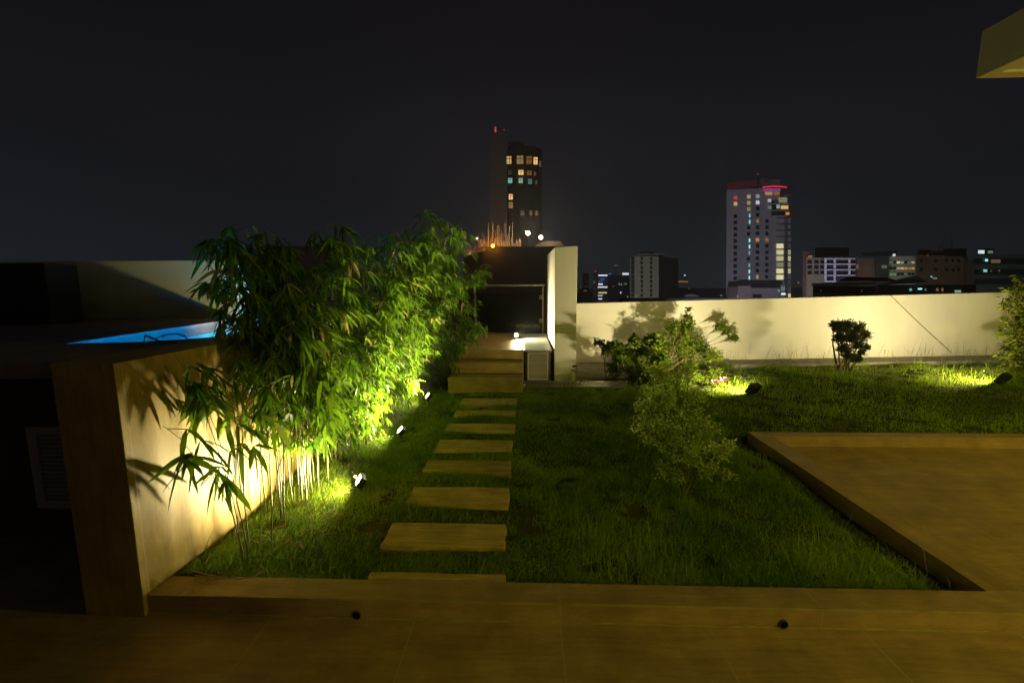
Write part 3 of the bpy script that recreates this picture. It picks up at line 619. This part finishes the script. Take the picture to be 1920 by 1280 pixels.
spotlight((-1.30, 4.26, gz(-1.3, 4.26)+.01), (-.74, -.20, .75), SP*2.2, 'middle garden spotlight under the bamboo hedge', power=280, cone=140, beam=(-.42, -.25, .9), size=.10)
spotlight((-1.30, 5.50, gz(-1.3, 5.5)+.02), (-.80, -.18, .7), SP*1.8, 'farthest garden spotlight under the bamboo, near the steps', power=260, cone=140, beam=(-.42, -.30, .9), size=.10)
spotlight((-.20, 8.15, .575), (.62, -.60, .20), SP*1.6, 'small spotlight on the landing beside the stone-topped cabinet', .085, power=330, cone=160, beam=(.75, -.5, .25))
spotlight((3.08, 5.92, gz(3.08, 5.92)-.01), (-.50, .72, .50), SP*.9, 'black spotlight on the lawn lighting the tall shrub', .185, power=270, cone=150, beam=(-.35, .8, .45))
spotlight((6.55, 6.10, gz(6.55, 6.1)-.01), (-.42, .72, .52), SP*.9, 'black spotlight on the lawn nearest the right edge', .185, power=230, cone=128, beam=(.12, .85, .5))

# ---------------------------------------------------------------- the city
def bmat(name, col, n=None): return mat(name, col, .9, .1, noise=n, nscale=.15)
bw = bmat('pale_facade', (.42, .40, .44), (.36, .34, .38)); bgm = bmat('grey_facade', (.20, .19, .18), (.15, .14, .13)); bdk = bmat('dark_facade', (.035, .03, .028), (.02, .018, .018)); brn = bmat('brown_facade', (.16, .10, .07), (.11, .07, .05))
wdark = mat('dark_window', (.012, .012, .018), .3, .4)
LIT = {'w': glow('window_warm', (1, .60, .22), .9), 'o': glow('window_orange', (1, .42, .08), .6), 'd': glow('window_dim', (.9, .55, .25), .16), 't': glow('window_teal', (.35, .95, .85), .6), 'c': glow('window_cyan', (.40, 1, 1), .95),
       'y': glow('window_yellow', (1, .92, .48), .75), 'r': glow('window_red', (1, .10, .10), .65), 'b': glow('window_blue', (.10, .20, 1), .7), 'W': glow('window_white', (.85, .95, 1), 1.0), 'k': wdark, 'p': glow('band_purple', (.45, .12, .40), .5), 'g': glow('window_green', (.55, .85, .62), .45)}
def prism(mb, quad, Y, depth):
    """quad = four photo pixels (bl, br, tr, tl) on a facade at depth Y; extruded straight away from the street"""
    f_ = [at(x, y, Y) for x, y in quad]; c = sum((v.x for v in f_))/4; dv = Vector((c, Y, 0)).normalized()*depth
    mb.hexa([f_[0], f_[1], f_[1]+dv, f_[0]+dv, f_[3], f_[2], f_[2]+dv, f_[3]+dv])
def rectq(x0, y0, x1, y1): return [(x0, y1), (x1, y1), (x1, y0), (x0, y0)]
VAR = {}; wr = random.Random(77)
def lit(key):
    if key == 'k' or key not in LIT: return LIT[key]
    v = wr.choice((.35, .55, .8, 1.0, 1.25))
    if (key, v) not in VAR:
        m_ = LIT[key].copy(); e_ = m_.node_tree.nodes['Principled BSDF'].inputs['Emission Strength']; e_.default_value *= v; VAR[key, v] = m_
    return VAR[key, v]
def win(parent, x0, y0, x1, y1, Y, key, name='window'):
    m_ = MB(); prism(m_, rectq(x0, y0, x1, y1), Y-.25, .18); return m_.build(name, lit(key) if name == 'window' else LIT[key], parent)
def part(parent, name, quad, Y, depth, mt):
    m_ = MB(); prism(m_, quad if isinstance(quad[0], tuple) else rectq(*quad), Y, depth); return m_.build(name, mt, parent)
def street(px, py, Y, energy, col, dz=-38, back=55, cone=70):
    p = at(px, py, Y); s = Vector((p.x*(Y-back)/Y, Y-back, dz)); lamp('facade_fill', 'SPOT', s, energy*1.45, col, .5, p, cone, 1.0)  # unseen fill spot added in front of a building to light its facade

# white high-rise on the right
Y = 260
T = thing('high_rise', 'tall white tower with a red-lit roofline, columns of windows and lit glass corner', 'building', (at(1420, 640, Y).x, Y, -46)); T.location = (0, 0, 0)
part(T, 'wall', [(1361, 640), (1446, 640), (1446, 352), (1362.5, 356)], Y, 22, bw)
part(T, 'roof_band', [(1362.5, 356), (1419, 350), (1419, 337), (1362.5, 343)], Y, 20, bmat('red_lit_band', (.30, .07, .075)))
part(T, 'roof_block', (1426, 335, 1462, 352), Y+3, 14, bgm)
part(T, 'corner_wall', (1446.2, 404, 1476, 640), Y+.5, 20, bw)
part(T, 'corner_glass', (1471, 404, 1477, 560), Y+.2, .25, bmat('smoked', (.14, .14, .15)))
part(T, 'corner_wall', (1477.2, 406, 1483, 640), Y+1.5, 16, bw)
part(T, 'upper_block', (1433, 358, 1462, 378), Y+.3, 16, bw)
part(T, 'lounge_floor', (1440, 376, 1476, 404), Y+.2, 16, bdk)
cols = [(1376, 1382.5, ['r', 'w', 'w']+['k']*11), (1401, 1407.2, None), (1417.5, 1424, None), (1435.5, 1441.5, None)]
keys = {0: 'rwd'+'kkkkkkkkkkk', 1: 'ywyccKkccckccc'.lower(), 2: 'WWkkwkkokkkkkw', 3: '....kkkokkkkkk'}
for ci, (xa, xb, _) in enumerate(cols):
    for k in range(14):
        y = 368+k*11.65+(-.8 if ci == 0 else -2.6 if ci == 1 else -3.4); ch = keys[ci][k]
        if ch == '.': continue
        dx = -.012*(y-368)*.55
        if ch == 'c': win(T, xb+dx-2.4, y+.5, xb+dx, y+7, Y, 'c')
        elif ch == 'w' and ci == 2: win(T, xa+dx+1.4, y, xb+dx-.8, y+6.5, Y, 'w')
        else: win(T, xa+dx, y, xb+dx, y+6.5, Y, ch)
for k in range(13):
    y = 409+k*11.7
    part(T, 'floor_slab', (1455, y-.55, 1485, y), Y-.5, 1.2, bgm)
    if 4 <= k <= 9: win(T, 1456, y+1, 1469, y+9.8, Y+.3, 'y')
    if 5 <= k <= 8 or k == 12: win(T, 1477.6, y+1, 1482.6, y+9.8, Y+1.3, 'y')
m_ = MB(); c = at(1452, 350.5, Y-3)
m_.tube([at(1430+5.6*k, 351.2-1.6*math.sin(math.pi*k/8), Y-4-3*math.sin(math.pi*k/8)) for k in range(9)], .28, 6); m_.build('neon_ring', glow('neon_red', (1, .02, .06), 1.4), T)
win(T, 1432, 353, 1463, 359.5, Y, 'p', 'purple_band'); win(T, 1435, 360, 1448, 365.5, Y, 'w'); win(T, 1452, 360, 1462, 365, Y, 'o')
for a_ in ((1440, 373, 1446, 379, 'W'), (1460, 370, 1476, 380, 'y'), (1452, 372, 1457, 379, 'd'), (1440, 386, 1447, 392, 'g'), (1456, 384, 1462, 391, 'g'), (1464, 385.5, 1478, 392, 'w'), (1473, 398, 1480, 403, 'o')): win(T, *a_[:4], Y-.2, a_[4])
for y0 in (381, 393.5): part(T, 'balcony_slab', (1440, y0, 1480, y0+1.5), Y-2, 3, bw)
part(T, 'balcony_slab', (1470, 364, 1486, 366.5), Y-3, 6, bgm)
m_ = MB(); m_.tube([at(1421, 352, Y+4), at(1421, 328, Y+4)], .22, 5); m_.build('mast', bdk, T); win(T, 1420.3, 325.5, 1421.9, 327.5, Y+4, 'r', 'beacon')
# podium
part(T, 'podium', [(1352, 640), (1384, 640), (1384, 538), (1366, 538)], Y-12, 14, bgm); part(T, 'podium', (1384, 536, 1408, 640), Y-13, 14, bw); part(T, 'podium', (1408, 540, 1460, 640), Y-16, 14, bw)
win(T, 1411, 552, 1428, 558, Y-16.1, 'k'); win(T, 1464.5, 549, 1473, 553, Y-2, 'W'); win(T, 1382, 553, 1383.6, 558, Y-13.1, 'W'); win(T, 1459, 543, 1462, 547.5, Y-16.1, 'W'); win(T, 1464.5, 536, 1472, 545, Y-.2, 'g')
street(1400, 460, Y, 190000, (.84, .83, 1.0), back=150, cone=60)
street(1420, 345, Y, 4500, (1, .08, .10), back=30, cone=40)

# dark round tower in the middle with lit top rooms
Y = 210
T = thing('high_rise', 'dark rounded tower with a tall plain slab and a few warm lit top windows', 'building', (0, 0, 0))
part(T, 'plain_slab', [(913, 640), (951, 640), (948, 248), (921, 248)], Y, 16, bmat('dim_slab', (.30, .25, .21)))
m_ = MB(); n = 14
cx0, cx1 = at(949, 300, Y), at(1017, 300, Y); cX = (cx0.x+cx1.x)/2; rad = (cx1.x-cx0.x)/2
def ring(z, rr, yo=0): return [(cX+rr*math.cos(math.pi+2*math.pi*k/28), Y+8+rr*1.0*math.sin(math.pi+2*math.pi*k/28)+yo, z) for k in range(28)]
zt_, zm_ = at(980, 270, Y).z, at(980, 300, Y).z
r1, r2_ = ring(-46, rad), ring(zt_-1, rad); m_.add(r1+r2_, [tuple(range(28))[::-1], tuple(range(28, 56))]+[(k, (k+1) % 28, 28+(k+1) % 28, 28+k) for k in range(28)])
m_.build('round_body', bmat('charcoal', (.075, .062, .055), (.05, .042, .038)), T)
part(T, 'roof_block', (952, 266, 982, 276), Y+3, 8, bmat('dull_red', (.12, .03, .035)))
for a_ in ((950, 293, 960.5, 307, 'w'), (969, 292, 981, 307, 'w'), (987, 293, 997, 307, 'o'), (1000.5, 295, 1008, 308, 'w'), (1011, 302, 1014.5, 312, 'd'), (953, 319, 959, 327, 'd'), (972, 319, 981.5, 327.5, 'w'), (988, 320, 997, 328, 'o'), (1001, 322, 1005, 329, 'd'),
           (952.5, 334, 960.5, 343, 't'), (972.5, 334, 980, 343, 'g'), (990, 335.5, 997.5, 344.5, 't'), (1004, 338, 1007.5, 345, 'd'), (954, 364, 961.5, 374, 'w'), (954, 379, 961.5, 390, 'w'), (976, 395, 983, 404, 'd'), (993, 395, 998, 404, 'd'), (1004, 395, 1009, 404, 'd')):
    mid = ((a_[0]+a_[2])/2-949)/(1017-949)*2-1; mid = max(-.97, min(.97, mid)); yy = Y+8-rad*math.sqrt(1-mid*mid)
    wq = [at(x, y, yy-.9) for x, y in rectq(*a_[:4])]; mm = MB(); mm.hexa([wq[0], wq[1], wq[1]+Vector((0, .5, 0)), wq[0]+Vector((0, .5, 0)), wq[3], wq[2], wq[2]+Vector((0, .5, 0)), wq[3]+Vector((0, .5, 0))])
    wn = mm.build('window', lit(a_[4]), T)
    mm = MB(); x0, x1 = wq[0].x, wq[1].x; zz0, zz1 = wq[0].z, wq[3].z; mm.box((x0+(x1-x0)*.48, wq[0].y-.15, zz0), (x0+(x1-x0)*.56, wq[0].y-.02, zz1)); mm.box((x0, wq[0].y-.15, zz0+(zz1-zz0)*.6), (x1, wq[0].y-.02, zz0+(zz1-zz0)*.67)); mm.build('window_frame', bdk, wn)
m_ = MB(); m_.tube([at(929, 248, Y+3), at(929, 236, Y+3)], .25, 5); m_.tube([at(929, 241, Y+3), at(946, 243, Y+3)], .18, 5); m_.build('mast', bdk, T)
win(T, 927.5, 238, 930.5, 248, Y+2, 'r', 'beacon'); win(T, 944, 242.5, 946, 244, Y+2, 'r', 'beacon')
street(932, 380, Y, 20000, (1.0, .85, .75), back=60, cone=75)
# unfinished building in front of it with reinforcement rods
Y = 120
T = thing('unfinished_building', 'dark unfinished building with upright steel rods and work lamps on its roof', 'building', (0, 0, 0))
ub = bmat('raw_concrete', (.045, .036, .028), (.028, .022, .018))
part(T, 'wall', [(868, 640), (905, 640), (905, 463), (868, 480)], Y+2, 20, ub); part(T, 'wall', (905, 462, 1062, 640), Y, 22, ub); part(T, 'roof_slab', [(868, 483), (910, 470), (910, 463), (868, 477)], Y-.5, 6, bmat('raw_slab', (.18, .13, .09)))
part(T, 'roof_slab', [(1000, 464), (1062, 464), (1050, 452), (1020, 452)], Y+6, 8, bmat('raw_slab2', (.15, .11, .08)))
rodm = mat('steel_rod', (.55, .38, .22), .7); r = random.Random(9)
for k in range(72):
    px = 874+k*1.45+r.uniform(-.6, .6); pb = 479-max(0, min(16, (px-868)*.42)); tpx = pb-r.choice((10, 16, 24, 30, 44))*r.uniform(.7, 1.1)*(1 if px > 890 else .6)*(1 if px < 962 else .55); m_ = MB(); yy = Y+r.uniform(.2, 5)
    m_.tube([at(px, pb+1.5, yy), at(px+r.uniform(-.6, .6), tpx, yy)], .05, 4); m_.build('steel_rod', rodm, T)
def worklamp(px, py, base_py, Yl, rad, col, s, e_, label, lift=0):
    t = thing('work_lamp', label, 'lamp', (0, 0, 0), 'work lamps on the unfinished roof')
    p, q_ = at(px, py, Yl), at(px, base_py, Yl); mm = MB(); mm.tube([q_, p], .07, 5); mm.build('pole', bdk, t)
    mm = MB(); n_ = 10
    for a in range(6):
        th = math.pi*a/6; th2 = math.pi*(a+1)/6
        for k in range(n_):
            f0, f1 = 2*math.pi*k/n_, 2*math.pi*(k+1)/n_
            mm.add([p+Vector((math.sin(A_)*math.cos(B__), math.sin(A_)*math.sin(B__), math.cos(A_)))*rad for A_, B__ in ((th, f0), (th, f1), (th2, f1), (th2, f0))], [(0, 1, 2, 3)])
    mm.build('lamp_head', glow('work_glow', col, s), t)
    if e_: lamp('work_light', 'POINT', p-Vector((0, 1.2, -.3)), e_, col, .3)
worklamp(990, 437, 463, Y+3, .62, (1, .85, .6), 9, 2500, 'left of the two bright white work lamps on the unfinished roof')
worklamp(1014, 445, 464, Y+3, .60, (1, .85, .62), 9, 2000, 'right of the two bright white work lamps, beside the dark slab')
worklamp(924, 461, 466, Y-.5, .50, (1, .42, .04), 7, 1300, 'orange lamp among the upright steel rods')
worklamp(894, 447, 470, Y+1, .26, (1, .7, .5), 5, 60, 'small pale lamp at the left end of the rods')
worklamp(881, 474, 480, Y, .22, (1, .55, .3), 3, 90, 'lowest small orange lamp at the roof corner')

# white block with three columns of dark windows
Y = 230
T = thing('building', 'white mid-rise block with columns of dark windows and a flat roof slab', 'building', (0, 0, 0))
bwg = bmat('offwhite', (.46, .46, .42), (.40, .40, .37))
part(T, 'wall', (1190, 480, 1235, 640), Y, 15, bwg); part(T, 'side_wall', (1181, 480, 1189.8, 640), Y+.3, 14, bgm); part(T, 'dark_side', [(1235.3, 640), (1272, 640), (1272, 485), (1235.3, 481)], Y+1, 16, bdk)  # right side of the block, a separate box in a much darker facade colour
part(T, 'roof_slab', (1196, 475.5, 1247, 477.3), Y-1.5, 18, bw); part(T, 'roof_room', (1200, 472, 1226, 475.3), Y+5, 8, bdk)
for xa in (1184, 1201.5, 1219):
    for k in range(9): win(T, xa, 482+k*8.6, xa+4, 487.3+k*8.6, Y, 'k')
street(1212, 520, Y, 42000, (.95, .95, .80), back=80, cone=50)
# office cluster at the left of it
Y = 300
T = thing('office_tower', 'narrow office tower with bright white strips of windows and a red roof lamp', 'building', (0, 0, 0))
part(T, 'wall', (1112, 514, 1139, 640), Y, 14, bmat('off1', (.13, .12, .14))); part(T, 'wall', (1114, 508, 1121, 513.8), Y, 6, bgm)
r = random.Random(4)
for (x0, x1, y) in ((1122, 1139, 515), (1125, 1134, 522), (1122, 1131, 526), (1122, 1130, 531.5), (1121, 1139, 537), (1122, 1138, 547.5), (1121, 1130, 553), (1122, 1129, 559)): win(T, x0, y, x1, y+2.4, Y, 'b' if y in (522, 526) else r.choice('WWy'))
win(T, 1115.5, 508, 1117.5, 510, Y-.2, 'r', 'beacon'); win(T, 1112.5, 527, 1116, 530, Y, 'g'); win(T, 1113, 541, 1118, 543, Y, 'd')
street(1125, 540, Y, 2500, (.9, .8, 1), back=60, cone=40)
Y = 320
T = thing('office_block', 'dark blue office block with a glowing blue-white sign on its roof edge', 'building', (0, 0, 0))
part(T, 'wall', (1139.3, 516, 1180, 640), Y, 18, bmat('blueblock', (.05, .06, .11))); win(T, 1167, 511.5, 1179, 515.5, Y-1, 'W', 'sign'); win(T, 1141, 512.5, 1146, 514.5, Y-1, 'b', 'sign')
for x0, y0 in ((1160, 531), (1164, 531.5), (1170, 530), (1173, 531), (1149, 535), (1170, 549), (1176, 555), (1163, 547)): win(T, x0, y0, x0+1.8, y0+3, Y, r.choice('gWdd'))
street(1160, 540, Y, 1500, (.4, .5, 1), back=60, cone=40)
T = thing('office_block', 'small far block with a row of pale windows left of the narrow office tower', 'building', (0, 0, 0))
Y = 330; part(T, 'wall', (1079, 549, 1111, 640), Y, 12, bmat('off2', (.10, .09, .10)))
part(T, 'wall', (1092, 512, 1104, 548.8), Y+4, 10, bmat('off3', (.035, .035, .045)))
for k in range(5): win(T, 1098+r.uniform(-4, 4), 520+k*8, 1100+r.uniform(-3, 2), 522+k*8, Y+3.5, 'd')
T = thing('hilltop_lamp', 'lone pale floodlight high above the blue office block', 'lamp', (0, 0, 0)); m_ = MB(); m_.tube([at(1155, 540, 400), at(1155, 498, 400)], .3, 5); m_.build('pole', bdk, T); win(T, 1151, 496.5, 1158.5, 498.6, 400, 'd', 'lamp_head'); 
# roofs just beyond the parapet
rr_ = bmat('far_roof', (.05, .05, .06), (.03, .03, .035))
for (x0, y0, x1, Yb, lbl) in ((1160, 562, 1250, 150, 'low dark roof beyond the left end of the parapet'), (1250, 559, 1360, 170, 'low dark roof between the white block and the white tower')):
    T = thing('low_building', lbl, 'building', (0, 0, 0)); part(T, 'wall', (x0, y0+2, x1, 640), Yb, 20, rr_); part(T, 'roof', (x0-1, y0, x1+1, y0+1.6), Yb-1, 22, bmat('rf', (.08, .08, .09)))
    for k in range(8): xx = r.uniform(x0+4, x1-6); win(T, xx, y0+3, xx+r.uniform(1, 3), y0+4.6, Yb, r.choice('ddogW'))
T = thing('low_building', 'distant hall with a pale pitched roof left of the white tower', 'building', (0, 0, 0)); Y = 260
m_ = MB(); a, b_, c = at(1280, 556, Y), at(1312, 556, Y), at(1296, 549, Y); dv = Vector((0, 14, 0)); m_.add([a, b_, c, a+dv, b_+dv, c+dv], [(0, 1, 2), (3, 5, 4), (0, 2, 5, 3), (2, 1, 4, 5)]); m_.build('roof', bw, T); part(T, 'wall', (1281, 556.3, 1311, 640), Y+1, 12, rr_)
street(1296, 552, Y, 700, (.6, .7, 1), back=25, cone=50)
for (px, py, key, wd, hh, lbl) in ((1280, 528, 'o', 20, 1.8, 'long orange street lamp strip on the far hill'), (1284, 516, 'W', 3, 2.5, 'blue-white far street lamp above the orange strip'), (1330, 531, 'd', 2.5, 2, 'faint far street lamp left of the white tower'), (1292, 541, 'o', 1.6, 1.6, 'tiny orange far street lamp over the pitched roof'), (1497, 530, 'o', 3, 2, 'small orange street lamp right of the white tower'), (1352, 554, 'g', 4, 1.6, 'pale lamp at the foot of the white tower')):
    T = thing('street_lamp', lbl, 'street lamp', (0, 0, 0), 'far street lamps'); m_ = MB(); m_.tube([at(px, py+20, 500), at(px, py, 500)], .2, 4); m_.build('pole', bdk, T); win(T, px-wd/2, py-hh/2, px+wd/2, py+hh/2, 500, key, 'lamp_head')

# row of mid-rise buildings on the right
Y = 190
def grid(T, xs, ys, wd, hh, Y, key): 
    for x in xs:
        for y in ys: win(T, x, y, x+wd, y+hh, Y, key if isinstance(key, str) else key())
T = thing('building', 'brownish apartment block at the left end of the right-hand row', 'building', (0, 0, 0))
part(T, 'wall', (1505, 472, 1520, 640), Y+2, 16, brn); part(T, 'wall', [(1512, 640), (1545, 640), (1545, 484), (1512, 482)], Y, 18, bmat('tan1', (.22, .19, .14))); part(T, 'roof_room', (1528, 464, 1592, 480), Y+10, 12, brn)
grid(T, (1514, 1527, 1538), (488, 498, 508), 8, 6, Y, 'k'); win(T, 1515, 479.5, 1523, 481.5, Y-.5, 'o', 'lamp'); grid(T, (1545, 1553, 1568), (467,), 5, 5, Y+10, 'k')
street(1528, 495, Y, 9600, (1, .85, .6), back=50, cone=40)
T = thing('building', 'pale concrete frame building with wide open bays, brightest of the row', 'building', (0, 0, 0))
wf = bmat('frame_white', (.62, .60, .68)); part(T, 'inner_wall', (1547, 486, 1603, 528), Y-2, 10, mat('bay_dark', (.04, .035, .06), .9)); T0 = T
for x in (1545.5, 1563, 1590.5): part(T, 'column', (x, 485.5, x+4.5, 529 if x < 1560 else 516), Y-3, .9, wf)
part(T, 'column', (1563, 516.2, 1567, 529), Y-3, .9, wf)
for y in (484, 494, 504.5, 515): part(T, 'floor_beam', (1545.3, y, 1604, y+2.2), Y-3.3, .9, wf)
part(T, 'floor_beam', (1545.3, 526, 1568, 529), Y-3.3, .9, wf); part(T, 'roof_parapet', (1545, 481, 1606, 483.8), Y-2.5, 10, bgm)
street(1570, 505, Y-3, 48000, (.80, .76, 1), back=55, cone=30)
T = thing('building', 'brown windowless block with a pale tilted roof sheet behind', 'building', (0, 0, 0))
part(T, 'wall', (1606.5, 484, 1640, 640), Y-4, 18, brn); part(T, 'wall', (1640.3, 485, 1666, 640), Y-3, 18, bmat('grn', (.05, .06, .045))); part(T, 'roof_sheet', [(1616, 478), (1680, 478), (1682, 469), (1616, 474)], Y+4, 6, bmat('sheet', (.32, .33, .35)))
win(T, 1653, 497, 1663, 503, Y-3, 'g'); m_ = MB(); win(T, 1674, 476, 1679, 480, Y-1, 'W', 'roof_lamp'); win(T, 1605, 496, 1610, 504, Y-4, 'd')
street(1640, 500, Y-4, 8000, (1, .8, .55), back=50, cone=35)
T = thing('building', 'cream office building with strips of lit windows between brown blocks', 'building', (0, 0, 0))
part(T, 'wall', (1666.5, 480, 1717, 640), Y-1, 18, bmat('cream', (.40, .40, .33)))
for y, ks in ((490, 'gkygkgy'), (501, 'kkyowwo'), (512, 'ggkkgkk')):
    for k, ch in enumerate(ks): win(T, 1668+k*6.9, y, 1673.5+k*6.9, y+4, Y-1, 'w' if ch == 'o' else ch)
street(1690, 500, Y, 16000, (.9, 1, .8), back=50, cone=36)
T = thing('building', 'brown stepped apartment block with a roof tower right of the cream offices', 'building', (0, 0, 0))
part(T, 'wall', [(1717.3, 640), (1815, 640), (1815, 481), (1717.3, 478)], Y-6, 20, brn); part(T, 'roof_tower', (1746, 462, 1769, 480), Y-4, 9, brn); part(T, 'roof_room', (1769.3, 466, 1812, 480.5), Y-1, 8, bdk); part(T, 'roof_room', (1720, 468, 1745.5, 478), Y-3, 8, bmat('brn2', (.12, .08, .06)))
grid(T, (1725, 1752, 1772, 1784, 1795), (486, 503), 5, 6, Y-6, 'k'); win(T, 1738, 476, 1741, 481, Y-6, 'd')
m_ = MB(); m_.tube([at(1783, 468, Y), at(1783, 440, Y)], .12, 4); [m_.tube([at(x, 464, Y), at(x, 464-r.uniform(4, 14), Y)], .07, 4) for x in range(1750, 1812, 9)]; m_.build('antenna', bdk, T)
street(1760, 500, Y-6, 12800, (1, .75, .5), back=50, cone=50)
T = thing('building', 'grey-green office building with ribbon windows at the right edge', 'building', (0, 0, 0)); Yc = Y-14
part(T, 'wall', (1824, 478, 1990, 640), Yc, 22, bmat('gg', (.10, .125, .12))); part(T, 'stair_tower', (1811, 488, 1823.7, 640), Yc-.5, 14, bmat('st', (.10, .06, .045))); part(T, 'roof_room', (1832, 466, 1864, 477.8), Yc+3, 8, bdk)
for y in (486, 506, 524): part(T, 'ribbon_window', (1826, y, 1990, y+9), Yc-.3, .25, wdark)
for a_ in ((1834, 469, 1846, 475.5, 'W'), (1852, 470, 1862, 475, 'g'), (1847, 485.5, 1852.5, 490, 'c'), (1858, 486.5, 1876, 493, 'd'), (1844, 505, 1851, 510, 't'), (1857, 507, 1860, 509, 'd'), (1872, 506, 1875, 509, 'd')): win(T, *a_[:4], (Yc+3 if a_[1] < 480 else Yc-.5), a_[4], 'roof_lamp' if a_[1] < 470 else 'window')
street(1880, 500, Yc, 16000, (.75, 1, .95), back=50, cone=50)
Y = 110
T = thing('low_building', 'long low flat-roofed building in front of the right-hand row', 'building', (0, 0, 0))
part(T, 'roof_slab', [(1522, 536), (1643, 534), (1643, 528), (1522, 531)], Y, 16, bmat('lowroof', (.16, .14, .12))); part(T, 'wall', (1524, 536.2, 1643, 640), Y+1, 14, bdk)
part(T, 'floor_slab', (1524, 549.5, 1640, 552), Y-.2, 1.1, bmat('lr2', (.10, .09, .08)))
for x in (1538, 1615): win(T, x, 544, x+1.6, 546, Y+1, 'd')
street(1580, 532, Y, 700, (1, .85, .7), dz=-10, back=20, cone=70)
T = thing('low_building', 'low dark hall with pale sloping roofs and small greenish lamps', 'building', (0, 0, 0))
part(T, 'wall', (1644, 534, 1830, 640), Y+2, 14, bdk); part(T, 'roof', [(1650, 533.5), (1740, 530), (1720, 516), (1690, 522)], Y+4, 10, bmat('lr3', (.14, .16, .15))); part(T, 'roof', [(1570, 527), (1690, 527), (1660, 520), (1590, 519)], Y+8, 10, bdk)
for a_ in ((1705, 541, 1710, 545, 't'), (1721, 540, 1729, 543, 'c'), (1734, 541, 1737, 545, 't'), (1755, 540, 1760, 546, 'd'), (1765, 540, 1769, 546, 'd'), (1790, 544, 1802, 548.5, 'g'), (1745, 517.5, 1748, 519.8, 'c'), (1749, 521, 1757, 522.4, 'g')): win(T, *a_[:4], Y+1.5, a_[4])
street(1710, 526, Y+4, 800, (.8, 1, .95), dz=-10, back=20, cone=60)
# dark building seen over the pool wall between the bamboo tips
Y = 60
T = thing('building', 'dark box-like building behind the bamboo with one side coloured lighter as if lit', 'building', (0, 0, 0))
part(T, 'wall', (511, 461, 622, 640), Y, 12, bmat('maroon', (.030, .016, .016))); part(T, 'side_wall', (622.3, 461, 636, 640), Y+.3, 12, bgm); part(T, 'low_wing', (636.3, 500, 860, 640), Y+3, 12, bgm)  # side wall's lighter facade colour stands in for light falling on it
street(560, 480, Y, 9000, (1, .95, .85), dz=-20, back=25, cone=50)

# night air over the city
b = MB(); b.box((-500, -60, -48), (700, 800, 170)); hz = b.build('haze', None)
hm = bpy.data.materials.new('haze_air'); hm.use_nodes = True; N = hm.node_tree.nodes; N.remove(N['Principled BSDF'])
pv = N.new('ShaderNodeVolumePrincipled'); pv.inputs['Color'].default_value = (.8, .8, .8, 1); pv.inputs['Density'].default_value = .0012; pv.inputs['Anisotropy'].default_value = .3
hm.node_tree.links.new(pv.outputs[0], N['Material Output'].inputs['Volume']); hz.data.materials.append(hm)
tag(hz, 'thin night haze over the roof garden and city', 'haze', kind='stuff')
